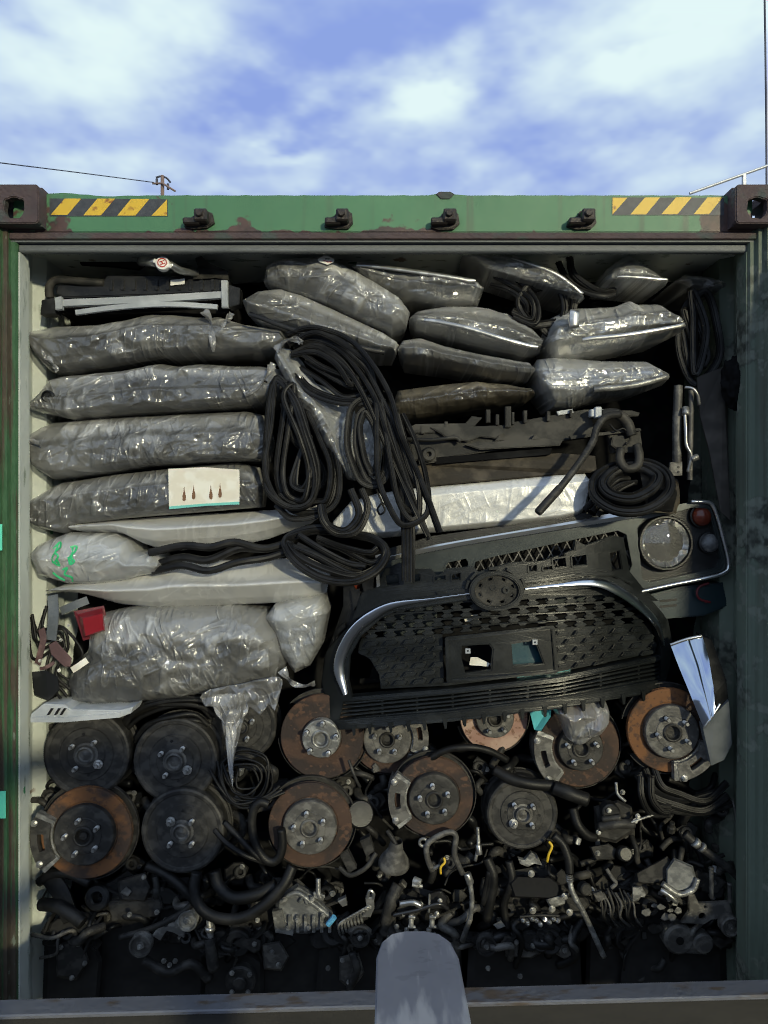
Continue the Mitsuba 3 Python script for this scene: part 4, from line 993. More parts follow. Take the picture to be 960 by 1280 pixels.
obj('fitting', [tube([(857, 510, 2.42), (857, 518, 2.41)], 4.5, k=1), tube([(864, 574, 2.41), (872, 571, 2.41)], 4.0, k=1)], 'alloy', con_, True)
cs = thing('cushion_part', 'dark brown angular trim piece above the round headlight', 'trim piece')
obj('shell', [hull([P(800, 590, 2.43), P(815, 578, 2.45), P(848, 608, 2.42), P(850, 620, 2.42), P(842, 642, 2.42), P(812, 640, 2.41), P(804, 612, 2.42), P(808, 640, 2.7), P(850, 640, 2.7), P(848, 600, 2.7), P(805, 585, 2.7)])], 'brown_stuff', cs)
obj('front_panel', plate([(811, 612), (846, 612), (847, 618), (841, 640), (812, 637)], 2.402, .012, .003), 'dark_cloth', cs)
cb = obj('cardboard_sheet', bend(prism(poly_px([(874, 470), (906, 458), (912, 500), (910, 650), (898, 640), (886, 560), (878, 520)], 2.50), 2.50, 2.506), lambda x, z: .02 * np.sin(z * 9)), 'card_brown')
labels[cb] = {'label': 'dark brown cardboard sheet standing against the right wall', 'category': 'cardboard'}
rg = obj('dark_rag', put(trimesh.creation.icosphere(4, .055), P(920, 478, 2.42)), 'dark_cloth', None, True)
v = np.array(P(920, 478, 2.42))
mm = trimesh.creation.icosphere(4, 1.0); vv = np.array(mm.vertices)
vv = vv * (.6 + .8 * meshkit.fbm(vv * 2.2 + 4, 4, 3)[:, None]) * [.045, .05, .085]
scene[rg] = mikit.ply(trimesh.Trimesh(vv + v, mm.faces), 'dark_cloth', True)
labels[rg] = {'label': 'crumpled dark rag hanging at the right wall', 'category': 'rag'}
tp = thing('added_gap_sheet', 'added black sheet that darkens the gaps behind the front row of parts', 'dark_backing')  # added sheet, keeps the gaps between the parts dark
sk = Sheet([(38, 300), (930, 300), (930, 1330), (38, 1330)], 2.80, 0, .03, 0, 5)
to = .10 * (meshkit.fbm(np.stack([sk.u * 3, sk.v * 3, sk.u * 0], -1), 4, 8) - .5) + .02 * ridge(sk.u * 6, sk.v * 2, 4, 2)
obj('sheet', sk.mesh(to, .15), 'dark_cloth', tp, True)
# ------------------------------------------------------------------ old off-roader grille with a round headlight
ov = thing('headlight_grille', 'dark grey off-road vehicle grille panel with a round headlight at its right end', 'car grille')
YG = 2.50
outer = poly_px([(470, 700), (600, 672), (760, 648), (862, 628), (886, 629), (893, 640), (911, 704), (908, 714), (880, 722), (800, 737), (786, 742), (700, 760), (480, 800)], YG)
win1 = poly_px([(592, 712), (594, 702), (620, 695), (700, 678), (772, 663), (783, 668), (790, 706), (786, 716), (640, 740), (600, 742)], YG).buffer(-.006).buffer(.006)
win2 = poly_px([(557, 709), (560, 703), (582, 698), (585, 702), (586, 720), (560, 724)], YG).buffer(-.005).buffer(.005)
win3 = poly_px([(797, 660), (804, 650), (868, 634), (886, 636), (903, 700), (899, 710), (812, 728), (803, 724)], YG).buffer(-.010).buffer(.010)
obj('panel', prism(outer.difference(win1).difference(win2).difference(win3), YG, YG + .035, .004), 'suv_paint', ov)
obj('top_trim', tube([(470, 699, 2.485), (540, 684, 2.485), (600, 673, 2.485), (680, 660, 2.485), (760, 647.5, 2.485), (800, 641, 2.485)], 5.0, section=[(-1, -.7), (1, -.7), (1, .6), (0, 1), (-1, .6)], k=4), 'silver_trim', ov, 40)
obj('lower_trim', tube([(790, 742, 2.488), (840, 731, 2.488), (880, 723, 2.488), (903, 717, 2.488), (911, 706, 2.49), (904, 672, 2.49), (894, 638, 2.49), (886, 628, 2.49), (864, 627, 2.49)], 2.4, k=4), 'silver_trim', ov, True)
for wn in (win1, win2):
    obj('window_rim', prism(wn.buffer(.006).difference(wn.buffer(-.0005)), YG - .003, YG + .01, .001), 'suv_paint', ov)
obj('backing', prism(win1.union(win2).buffer(.02), YG + .05, YG + .06), 'dark_cloth', ov)
ms = []
for sl in (1, -1):
    for k in range(-6, 30):
        x0 = 560 + k * 13.5
        a, b = P(x0, 752, YG + .02), P(x0 + 62 if sl > 0 else x0 - 62, 640, YG + .02)
        ln = LineString([(a[0], a[2]), (b[0], b[2])]).buffer(.0019, cap_style=2)
        for wn in (win1, win2):
            g = ln.intersection(wn.buffer(.004))
            if not g.is_empty: ms.append(prism(g, YG + .015 + .002 * sl, YG + .0185 + .002 * sl))
key = obj('wire_mesh', cat(ms), 'grey_iron', ov)
labels[key] = {'label': 'diamond wire mesh', 'kind': 'stuff'}
# the bowl behind the lamps
obj('lamp_housing', prism(win3.buffer(.006), YG + .03, YG + .04), 'black_plastic', ov)
lc = P(833, 679, YG)
hl = obj('headlight', put(lathe([(.072, -.02), (.092, -.02), (.094, .006), (.090, .012), (.084, .012), (.082, -.002), (.072, -.02)], 64), lc + [0, .012, 0], (.03, -1, .02)), 'black_plastic', ov, 30)
rf = trimesh.creation.revolve(np.array([(r, -.055 + .053 * (r / .081) ** 2) for r in np.linspace(.081, .0001, 40)]), sections=96)
v = np.array(rf.vertices)
cellx, celly = np.floor(v[:, 0] / .017), np.floor(v[:, 1] / .021)
hh = (np.sin(cellx * 12.9898 + celly * 78.233) * 43758.5453) % 1
v[:, 2] += .006 * hh + .003 * np.sin(v[:, 0] / .0085 * math.pi) * (hh > .4)
obj('reflector', put(trimesh.Trimesh(v, rf.faces, process=False), lc + [0, .012, 0], (.03, -1, .02)), 'silver_panel', hl, False)
obj('bulb_shade', put(cat(cyl(.016, -.045, -.020, 28, .004), cyl(.004, -.020, -.014, 20, .001)), lc + [0, .012, 0], (.03, -1, .02)), 'alloy', hl, 30)
dome = [(r, .012 + .014 * (1 - (r / .083) ** 2)) for r in np.linspace(.083, 0.0001, 14)]
obj('lens', put(trimesh.creation.revolve(np.array(dome), sections=56), lc + [0, .012, 0], (.03, -1, .02)), 'lens_sheet', hl, True)
def small_lamp(name, px, py, r, m, lab):
    c = P(px, py, YG) + [0, .02, 0]
    k = obj(name, put(lathe([(0, -.02), (r, -.02), (r, .004), (r * .92, .012), (r * .6, .020), (r * .25, .0235), (0, .024)], 36), c, (.02, -1, .03)), m, ov, 40, label=lab)
    obj('bezel', put(lathe([(r * 1.02, -.01), (r * 1.18, -.01), (r * 1.18, .004), (r * 1.02, .006)], 36), c, (.02, -1, .03)), 'black_plastic', k)
small_lamp('turn_lamp', 880, 645, .034, 'amber', 'round amber lamp')
small_lamp('marker_lamp', 890, 679, .031, 'alloy_dark', 'round clear lamp')
small_lamp('turn_lamp', 443, 731, .020, 'amber', 'small amber lamp at the left end')
obj('upper_strap', [plate([(478, 688), (540, 670), (640, 656), (735, 640), (742, 646), (640, 664), (545, 680), (482, 697)], 2.47, .012, .002)], 'black_plastic', ov)

# dark box and red ring under the headlight
dk = thing('dark_lamp_unit', 'dark lamp unit with a red ring under the round headlight', 'lamp unit')
obj('housing', prism(poly_px([(806, 745), (850, 734), (905, 728), (912, 758), (880, 770), (815, 775)], 2.54), 2.54, 2.70, .006), 'teal_dark', dk)
for y in (750, 757): obj('slot', plate([(825, y), (846, y - 2), (846, y + 1), (825, y + 3)], 2.5385, .001), 'rubber', dk)
obj('red_ring', tube([(886, 729, 2.52), (875, 733, 2.52), (871, 741, 2.52), (875, 749, 2.52), (888, 753, 2.52)], 1.5), 'red_dark', dk, True)

# ------------------------------------------------------------------ the big black grille
gr = thing('front_grille', 'large black front grille with a chrome arch, oval emblem mount and empty plate recess', 'car grille')
Y0 = 2.36
XG = P(622, 0, Y0)[0]
def bow(x, z): return .10 * ((x - XG) / .58) ** 2 + .06 * np.abs((x - XG) / .58) ** 5
def gX(a, b):
    Y = Y0
    for _ in range(6): Y = Y0 + bow((a - CX) * Y / F, 0)
    return (a - CX) * Y / F, H - (b - CY) * Y / F
def gp(pts):
    pts = list(pts)
    out = []
    for (a, b), (c, d) in zip(pts, pts[1:] + pts[:1]):
        n = max(1, int(math.hypot(c - a, d - b) / 25))
        out += [gX(a + (c - a) * i / n, b + (d - b) * i / n) for i in range(n)]
    g = Polygon(out)
    return g if g.is_valid else g.buffer(0)
def piece(name, poly, y0, y1, m='grille_plastic', c=.003, parent=None, label=None, smooth=False):
    """A plate of the grille between the depths y0 and y1 behind its front, following its curve."""
    out = []
    for g in getattr(poly, 'geoms', [poly]):
        if g.is_empty or g.geom_type != 'Polygon' or g.area < 2e-6: continue
        g = g.segmentize(.03)
        # cut into strips so that the bend has vertices to follow
        x0, _, x1, _ = g.bounds
        n = max(1, int((x1 - x0) / .06))
        if n == 1: out.append(bend(prism(g, Y0 + y0, Y0 + y1, c), bow)); continue
        m_ = prism(g, Y0 + y0, Y0 + y1, c)
        m_ = trimesh.Trimesh(*trimesh.remesh.subdivide_to_size(m_.vertices, m_.faces, .05, 12), process=False)
        out.append(bend(m_, bow))
    if not out: return None
    return obj(name, cat(out), m, parent or gr, smooth, label)


top_panel = gp([(452, 742), (470, 735), (482, 712), (500, 704), (515, 712), (540, 712), (548, 722), (560, 712), (592, 709), (600, 716), (640, 704), (680, 702), (720, 688), (722, 676), (735, 682), (770, 670), (782, 672), (790, 715), (806, 735), (826, 752),
                (800, 748), (770, 730), (745, 726), (656, 736), (587, 744), (540, 750), (490, 757), (460, 770), (440, 776)])
holes = [gp(q) for q in ([(693, 700), (708, 698), (709, 708), (694, 710)], [(717, 697), (734, 694), (735, 706), (718, 708)], [(765, 692), (776, 689), (780, 712), (768, 714)], [(697, 686), (707, 685), (707, 692), (698, 692)], [(700, 693), (708, 692), (708, 697), (700, 697)],
                         [(663, 708), (672, 707), (672, 714), (663, 715)], [(681, 710), (692, 708), (692, 712), (681, 713)], [(544, 722), (557, 720), (557, 725), (544, 727)], [(566, 719), (576, 717), (576, 725), (566, 726)], [(482, 720), (498, 718), (499, 730), (484, 732)], [(514, 720), (525, 718), (526, 727), (516, 729)])]
for h in holes: top_panel = top_panel.difference(h.buffer(-.0015).buffer(.0015))
piece('upper_panel', top_panel, .020, .050)
piece('panel_ridge', gp([(545, 740), (600, 733), (656, 724), (740, 714), (770, 714), (796, 728), (790, 731), (768, 721), (740, 720), (656, 730), (600, 738), (548, 745)]), .008, .024)
for i, h in enumerate(holes):
    if i in (0, 1, 5, 6, 7, 8): piece('hole_rim', h.buffer(.006).difference(h.buffer(.001)), .015, .0195, c=.001)
frame = gp([(402, 850), (408, 815), (430, 790), (458, 766), (486, 752), (590, 738), (660, 731), (745, 720), (775, 724), (815, 750), (836, 775), (842, 805), (838, 835), (830, 862), (700, 886), (560, 902), (420, 912), (410, 900)])
opening = gp([(436, 852), (438, 820), (452, 795), (478, 772), (495, 764), (590, 750), (660, 743), (745, 734), (768, 738), (800, 760), (818, 780), (826, 805), (826, 820), (700, 846), (560, 862), (440, 872)])
lower_open = gp([(430, 878), (560, 868), (700, 852), (826, 826), (826, 850), (700, 872), (560, 890), (424, 902)])
piece('surround', frame.difference(opening).difference(lower_open), .004, .055)
left_wing = gp([(402, 905), (400, 860), (404, 825), (416, 795), (428, 760), (428, 735), (438, 728), (446, 742), (470, 738), (480, 752), (452, 772), (430, 792), (412, 818), (406, 850), (412, 904)])
piece('left_bracket', left_wing, .045, .10, 'black_plastic')
for q in ([(452, 732), (460, 712), (468, 712), (466, 745), (456, 748)], [(438, 740), (449, 737), (452, 752), (441, 765)], [(418, 790), (430, 780), (432, 786), (420, 797)]):
    piece('bracket_rib', gp(q), .030, .046, 'black_plastic', .002)
piece('rib_glint', gp([(470, 722), (474, 718), (475, 733), (471, 735)]), .018, .0195, 'bright_metal', .0, label='small bright piece put in as a glint on the rib')  # bright piece standing for a highlight on the rib
# chrome arch: broad on the corners, thin along the middle
def chrome(pts, w):
    p = np.array([[gX(a, b)[0], Y0 + bow(gX(a, b)[0], 0) - .004, gX(a, b)[1]] for a, b in pts])
    p2 = path_smooth(p, 8)
    tp = (np.linspace(0, 1, len(w)), np.array(w) / max(w))
    return sweep(p2, max(w) * Y0 / F, [(-1, .1), (-.8, .35), (0, .62), (.8, .35), (1, .1), (.8, -.25), (-.8, -.25)], k=1, taper=tp, up=[0, -1, .55])
obj('chrome_strip', chrome([(432, 868), (424, 838), (428, 815), (442, 790), (462, 772), (490, 757), (540, 749), (590, 742)], [3, 7.0, 7.5, 7.5, 7.5, 5.0, 1.6, 1.2]), 'chrome_soft', gr, 40, label='left chrome strip')
obj('chrome_strip', chrome([(656, 736), (700, 731), (742, 728), (770, 737), (800, 758), (820, 780), (829, 806)], [1.3, 2.4, 6.0, 8.0, 7.5, 6.5, 3.6]), 'chrome_soft', gr, 40, label='right chrome strip')
# emblem mount: an oval dish with slots, its emblem gone
ec = P(620, 738, Y0)
ev = affinity.scale(Point(ec[0], ec[2]).buffer(1, 40), 34 * Y0 / F, 25 * Y0 / F)
ev2 = affinity.scale(Point(ec[0], ec[2]).buffer(1, 40), 27.5 * Y0 / F, 19.5 * Y0 / F)
em = piece('emblem_mount', ev.difference(ev2), -.022, .04, c=.004)
sl = []
for a in range(0, 360, 45):
    x, z = ec[0] + 22 * Y0 / F * math.cos(math.radians(a + 20)), ec[2] + 15 * Y0 / F * math.sin(math.radians(a + 20))
    sl.append(affinity.rotate(shapely.box(x - .006, z - .004, x + .006, z + .004), a + 20 + 90))
dish = ev2.buffer(.0005)
for s_ in sl: dish = dish.difference(s_)
piece('dish', dish, -.006, .02, 'dusty_plastic', parent=em)
piece('dish_boss', Point(ec[0] + .03, ec[2] + .002).buffer(.0115).difference(Point(ec[0] + .03, ec[2] + .002).buffer(.005)), -.014, -.0062, 'grille_plastic', .001, parent=em)
piece('dish_ring', Point(ec[0] - .01, ec[2] + .01).buffer(.010).difference(Point(ec[0] - .01, ec[2] + .01).buffer(.007)), -.009, -.0062, 'grille_plastic', .0005, parent=em)
for a in (60, 95, 20, 165, 140):
    x, z = ec[0] + 37 * Y0 / F * math.cos(math.radians(a)), ec[2] + 27.5 * Y0 / F * math.sin(math.radians(a))
    piece('tab', affinity.rotate(shapely.box(x - .014, z - .004, x + .014, z + .004), a + 90, origin=(x, z)), -.004, .02, c=.001, parent=em)
# the field of lozenges: an open net above, closed scales below
tilt = lambda px: -(px - 622) * .055           # the rows rise to the right
plate_px = [(560, 800), (690, 786), (694, 838), (562, 850)]
hole_px = gp([(554, 794), (694, 780), (698, 843), (556, 856)])
field = gp([(449, 806), (456, 794), (472, 777), (490, 764), (590, 752), (656, 745), (745, 736), (768, 740), (800, 762), (817, 782), (824, 806), (824, 818), (700, 843), (560, 860), (476, 864), (474, 846), (462, 826), (447, 818)])
ring_e = ev.buffer(.002)
back = field.difference(hole_px).difference(ring_e)
cells, solid = [], []
PX, PY, OPEN = 24.0, 10.2, 4
for r in range(12):
    for cx in range(-1, 20):
        px = 440 + cx * PX + (PX / 2 if r % 2 else 0)
        py = 757 + r * PY + tilt(px)
        (cells if r < OPEN else solid).append((px, py, r))
def loz(px, py, w, h):
    return gp([(px - w, py), (px - w * .62, py - h), (px + w * .62, py - h - 1), (px + w, py - 1), (px + w * .62, py + h - 1), (px - w * .62, py + h)])
net = back
for px, py, r in cells: net = net.difference(loz(px, py, 10.4, 3.9))
piece('net', net, .034, .046, c=.0)
for px, py, r in cells:
    g = gp([(px + 2.6, py + PY / 2), (px + 6, py + PY / 2 - 3.2), (px + 18, py + PY / 2 - 4), (px + 21.4, py + PY / 2 - 1), (px + 18, py + PY / 2 + 2.2), (px + 6, py + PY / 2 + 3)]).intersection(back) if False else gp([(px + 4, py), (px + 8, py - 2.6), (px + 16, py - 3.1), (px + 20, py - .6), (px + 16, py + 2.0), (px + 8, py + 2.6)]).intersection(back)
    if g.area > 1.2e-4: piece('lozenge', g, .018, .0345, c=.003)
for px, py, r in solid:
    g = gp([(px - 8.6, py + 2.6), (px - 4.6, py - 2.6), (px + 5.6, py - 3.8), (px + 8.8, py - 1.2), (px + 6.0, py + 2.2), (px - 5.4, py + 3.6)]).intersection(back.buffer(-.002))
    if g.area > 1.0e-4:
        piece('lozenge', g, .014, .0345, c=.004)
        h = gp([(px - 10.5, py + 3.4), (px - 5.2, py + 4.6), (px + 6.4, py + 3.2), (px + 10.5, py - 1.0), (px + 10.8, py + .6), (px + 6.8, py + 4.6), (px - 5.2, py + 6.0), (px - 10.8, py + 4.8)]).intersection(back.buffer(-.002))
        if h.area > 3e-5: piece('lozenge_rim', h, .027, .0345, c=.001)
piece('net_back', gp([(448, 800), (476, 768), (590, 752), (745, 738), (800, 765), (822, 800), (822, 815), (700, 842), (560, 858), (448, 866)]).difference(loz(448, 838, 20, 22)), .13, .135, 'dark_cloth', 0)
# the plate recess
rec = gp(plate_px).buffer(.004)
w1, w2 = gp([(577, 822), (578, 808), (612, 806), (616, 812), (614, 838), (582, 842)]), gp([(640, 806), (669, 801), (680, 830), (642, 833)])
pl = piece('plate_recess', rec.difference(w1).difference(w2), .006, .030, c=.004)
piece('recess_rim', rec.buffer(.006).difference(rec.buffer(-.006)), -.002, .0075, parent=pl, c=.002)
for x, y in ((585, 814), (669, 803)):
    c = np.array([gX(x, y)[0], Y0, gX(x, y)[1]])
    nb = piece('clip_nut', shapely.box(c[0] - .008, c[2] - .008, c[0] + .008, c[2] + .008).difference(Point(c[0], c[2]).buffer(.003)), .002, .0058, 'light_grey', .0008, parent=pl)
piece('paper_scrap', gp([(590, 824), (598, 824), (614, 832), (612, 836), (588, 834)]), .034, .036, 'card_white', 0, label='scrap of cream paper behind the recess')
# lower slats
for k in range(5):
    f0 = k / 5.0
    a = [(430 - 1.5 * k, 879 + 5.2 * k), (560, 867 + 4.9 * k), (700, 851 + 4.6 * k), (826, 825 + 5.2 * k)]
    b = [(x, y + 2.6) for x, y in reversed(a)]
    piece('slat', gp(a + b), .010 + .004 * (k % 2), .048, c=.001)
for px in (476, 520, 565, 612, 660, 706, 752, 800):
    yy = np.interp(px, [430, 560, 700, 826], [876, 866, 850, 826])
    piece('slat_brace', gp([(px, yy), (px + 3, yy), (px + 3.5, yy + 26), (px + .5, yy + 26)]), .024, .05, c=.001)
piece('lower_lip', gp([(420, 900), (560, 889), (700, 871), (832, 848), (836, 862), (700, 885), (560, 902), (424, 912)]), -.008, .05, c=.004)
for i, px in enumerate((442, 462, 488, 510, 530, 556, 580, 604, 630, 652, 680, 705, 728, 752, 778, 803, 822)):
    yy = np.interp(px, [424, 560, 700, 836], [911, 901, 884, 861])
    piece('clip', gp([(px - 3, yy - 4), (px + 3, yy - 5), (px + 2.2, yy + 8), (px - .5, yy + 9)]), -.012, .03, c=.001)
fo = bend(prism(gp([(650, 848), (718, 838), (720, 846), (690, 856), (652, 860)]), Y0 + .06, Y0 + .064), bow)
k = obj('cyan_foil', fo, 'cyan_foil'); labels[k] = {'label': 'strip of cyan foil behind the lower slats of the black grille', 'category': 'foil'}
k = obj('teal_sheet', bend(prism(gp([(636, 798), (690, 794), (692, 838), (638, 840)]), Y0 + .05, Y0 + .055), bow), 'teal_sheet'); labels[k] = {'label': 'teal sheet seen through the plate recess of the black grille', 'category': 'sheet'}
k = obj('cream_slip', bend(prism(gp([(582, 774), (600, 771), (602, 779), (584, 781)]), Y0 + .06, Y0 + .062), bow), 'card_white'); labels[k] = {'label': 'cream slip of paper behind the upper net of the black grille', 'category': 'paper'}

# chrome corner trim at the right
ct = thing('chrome_corner', 'chrome bumper corner trim with a dark lower end at the right', 'chrome trim')
def slab(pts_front, thick, m, name, sm=False):
    f = [P(*q) for q in pts_front]
    n = len(f)
    V = np.array(f + [p + np.array([.012, thick, .004]) for p in f])
    M = trimesh.Trimesh(V).convex_hull
    obj(name, M, m, ct, sm)
fc = [(838, 806, 2.36), (850, 800, 2.345), (876, 795, 2.34), (880, 800, 2.35), (892, 868, 2.36), (893, 892, 2.37), (880, 908, 2.37)]
g0 = np.array([[P(838, 806, 2.44), P(877, 795, 2.43)], [P(852, 842, 2.405), P(886, 825, 2.395)], [P(866, 876, 2.372), P(891, 858, 2.36)], [P(879, 908, 2.35), P(894, 890, 2.335)]])
rows_ = []
for s_ in np.linspace(0, 1, 25):
    i = min(int(s_ * 3), 2); t_ = s_ * 3 - i
    a, b = g0[i, 0] * (1 - t_) + g0[i + 1, 0] * t_, g0[i, 1] * (1 - t_) + g0[i + 1, 1] * t_
    rows_.append([a * (1 - w_) + b * w_ + np.array([0, -.008 * math.sin(math.pi * w_) + .004 * math.exp(-((w_ - .62) / .06) ** 2) + .0012 * math.sin(9 * s_ + 4 * w_), 0]) for w_ in np.linspace(0, 1, 25)])
V = np.array(rows_).reshape(-1, 3)
i, j = np.meshgrid(np.arange(24), np.arange(24), indexing='ij'); i, j = i.ravel(), j.ravel()
f = np.vstack([np.stack([i * 25 + j, (i + 1) * 25 + j, i * 25 + j + 1], 1), np.stack([i * 25 + j + 1, (i + 1) * 25 + j, (i + 1) * 25 + j + 1], 1)])
obj('chrome_face', trimesh.Trimesh(np.vstack([V, V + [.004, .006, 0]]), np.vstack([f, f[:, ::-1] + 625]), process=False), 'chrome_blue', ct, True)
slab([(878, 796, 2.435), (890, 800, 2.44), (908, 850, 2.39), (911, 880, 2.39), (896, 890, 2.36), (893, 868, 2.355)], .08, 'black_plastic', 'side_shell')
slab([(879, 911, 2.355), (893, 893, 2.345), (911, 876, 2.37), (915, 930, 2.385), (905, 950, 2.385), (889, 957, 2.375)], .06, 'grey_panel', 'dark_end')
obj('bright_edge', tube([(838, 806, 2.437), (858, 799, 2.428), (877, 795, 2.426)], 2.0, k=3), 'silver_trim', ct, True)
obj('bright_edge', tube([(880, 910, 2.345), (888, 898, 2.338), (900, 880, 2.345)], 1.6, k=3), 'silver_trim', ct, True)
# ------------------------------------------------------------------ brake discs and drums
def studs(th, c, nrm, R, n, rr, roll, base=.004, L=.032, nut=None):
    for i in range(n):
        a = roll + i * 2 * math.pi / n
        x, y = rr * R * math.cos(a), rr * R * math.sin(a)
        m = lathe([(0, base - .004), (.0070, base - .002), (.0070, base + L * .8), (.0052, base + L), (0, base + L)], 12)
        grooves = [lathe([(.0064, base + h - .0008), (.0077, base + h), (.0064, base + h + .0008)], 12) for h in np.arange(.006, L * .8, .0035)]
        m = cat(m, grooves)
        if nut == i: m = cat(m, cyl(.012, base + .006, base + .022, 6, .001), cyl(.015, base + .002, base + .007, 20))
        m.apply_translation((x, y, 0))
        obj('stud', put(m, c, nrm), 'bright_metal', th, 30)


def drum(label, px, py, rp, Y, nrm=(0, -1, 0), n=4, roll=.6, m='dark_iron', nut=None, hub='grey_iron', scallop=False):
    th = thing('brake_drum', label, 'brake drum', 'brake drums among the axle parts')
    R, c = rp * Y / F, P(px, py, Y)
    obj('shell', put(lathe([(R * .86, -.085), (R * 1.03, -.085), (R * 1.04, -.07), (R * .985, -.064), (R * .985, -.03), (R * 1.0, -.026), (R * 1.0, -.010), (R * .975, -.002), (R * .93, .001), (R * .86, -.0005), (R * .84, -.003), (R * .62, -.002), (R * .60, .0015), (R * .44, .002),
                             (R * .42, .005), (R * .24, .005), (R * .235, -.004), (R * .18, -.004)], 72), c, nrm), m, th, 28)
    obj('hub', put(lathe([(R * .28, .003), (R * .28, .0065), (R * .23, .0085), (R * .205, .020), (R * .17, .022), (R * .16, .010), (R * .12, .008), (.0001, .012)], 40), c, nrm), hub, th, 30)
    for i in range(2):
        a = roll + .75 + i * math.pi
        h = cyl(.005, .0022, .0032, 14); h.apply_translation((.47 * R * math.cos(a), .47 * R * math.sin(a), 0))
        obj('puller_hole', put(h, c, nrm), 'rubber', th)
    if scallop:                              # dark cast pockets around the studs
        for i in range(n):
            a = roll + (i + .5) * 2 * math.pi / n
            pk = extr(affinity.rotate(affinity.scale(Point(.36 * R, 0).buffer(.16 * R), .62, 1.25), math.degrees(a), origin=(0, 0)), .0008)
            obj('pocket', put(shift(pk, z=.0052), c, nrm), 'dark_iron', th)
    studs(th, c, nrm, R, n, .36, roll, .005, nut=nut)
    obj('back_plate', put(lathe([(0, -.12), (R * .9, -.115), (R * 1.06, -.095), (R * 1.06, -.088), (R * .9, -.086)], 56), c, nrm), 'dark_iron', th, 30)
    return th, c, R


def extr(g, h):
    return trimesh.creation.extrude_polygon(g, h, engine='earcut')


def disc(label, px, py, rp, Y, nrm=(0, -1, 0), n=5, roll=.3, rust='rust_brown', hat='dark_iron', hub='grey_iron', hr=.60, shield=True, bore='open'):
    th = thing('brake_disc', label, 'brake disc', 'rusty brake discs among the axle parts')
    R, c = rp * Y / F, P(px, py, Y)
    obj('friction_ring', put(lathe([(R * .55, -.014), (R * .985, -.014), (R, -.012), (R, -.0075), (R * .96, -.007), (R * .96, .001), (R, .0015), (R, .007), (R * .985, .009), (R * hr * 1.06, .009), (R * hr * 1.03, .006), (R * hr, .006)], 84), c, nrm), rust, th, 28)
    v = []
    for i in range(48):
        b = box(R * .62, R * .985, -.0016, .0016, -.0068, .0008); b.apply_transform(trimesh.transformations.rotation_matrix(i * 2 * math.pi / 48, (0, 0, 1))); v.append(b)
    k = obj('cooling_vane', put(cat(v), c, nrm), rust, th); labels[k] = {'kind': 'stuff', 'label': 'cooling vanes between the two faces'}
    obj('hat', put(lathe([(R * hr, -.004), (R * hr, .028), (R * hr * .965, .033), (R * hr * .90, .034), (R * hr * .60, .034), (R * hr * .58, .036), (R * .17, .036), (R * .165, .030), (R * .16, .0)], 60), c, nrm), hat, th, 28)
    pro = [(R * .22, .034), (R * .22, .041), (R * .19, .044), (R * .165, .043), (R * .15, .026)]
    pro += [(R * .10, .020), (.0001, .020)] if bore == 'open' else [(R * .10, .030), (R * .08, .036), (.0001, .037)]
    obj('hub', put(lathe(pro, 40), c, nrm), hub, th, 30)
    for i in range(n):
        a = roll + i * 2 * math.pi / n
        for m_ in [cyl(.0095, .0342, .0352, 16)]:
            m_.apply_translation((.37 * R * math.cos(a), .37 * R * math.sin(a), 0))
            obj('stud_seat', put(m_, c, nrm), 'rubber', th)
    studs(th, c, nrm, R, n, .37, roll, .036)
    if shield:
        g = Point(0, 0).buffer(R * 1.10, 32).difference(Point(0, 0).buffer(R * .5, 24)).difference(affinity.rotate(shapely.box(R * .2, -R * .45, R * 1.4, R * .45), math.degrees(roll) + 150, origin=(0, 0)))
        s = extr(g, .002); rim = extr(Point(0, 0).buffer(R * 1.105, 32).difference(Point(0, 0).buffer(R * 1.085, 32)).difference(affinity.rotate(shapely.box(R * .2, -R * .45, R * 1.4, R * .45), math.degrees(roll) + 150, origin=(0, 0))), .016)
        obj('dust_shield', put(cat(shift(s, z=-.034), shift(rim, z=-.033)), c, nrm), 'dark_iron', th)
    return th, c, R


def caliper(th, c, R, nrm, ang, m='grey_iron', span=34):
    """A caliper straddling the rim at the angle ang (degrees from the right, anticlockwise)."""
    def sector(r0, r1, s):
        a = np.radians(np.linspace(ang - s, ang + s, 12))
        return Polygon([(r0 * math.cos(q), r0 * math.sin(q)) for q in a] + [(r1 * math.cos(q), r1 * math.sin(q)) for q in a[::-1]]).buffer(-.003).buffer(.003)
    br = sector(R * .74, R * 1.16, span)
    win = sector(R * .86, R * 1.0, span * .38)
    k = obj('caliper', put(cat(shift(extr(br.difference(win), .020), z=.016), shift(extr(sector(R * 1.04, R * 1.17, span * .9), .06), z=-.045)), c, nrm), m, th)
    obj('pad_carrier', put(cat(shift(extr(sector(R * .70, R * .80, span * 1.12), .012), z=.013), *[shift(extr(sector(R * .72, R * 1.14, 5), .03), z=.004).apply_transform(trimesh.transformations.rotation_matrix(math.radians(s * span * 1.02), (0, 0, 1))) for s in (-1, 1)]), c, nrm), 'alloy', k)
    for s in (-1, 1):
        a = math.radians(ang + s * span * .8)
        b = hexbolt(.008, .012); b.apply_translation((R * 1.10 * math.cos(a), R * 1.10 * math.sin(a), .036))
        obj('bolt', put(b, c, nrm), 'bright_metal', k)


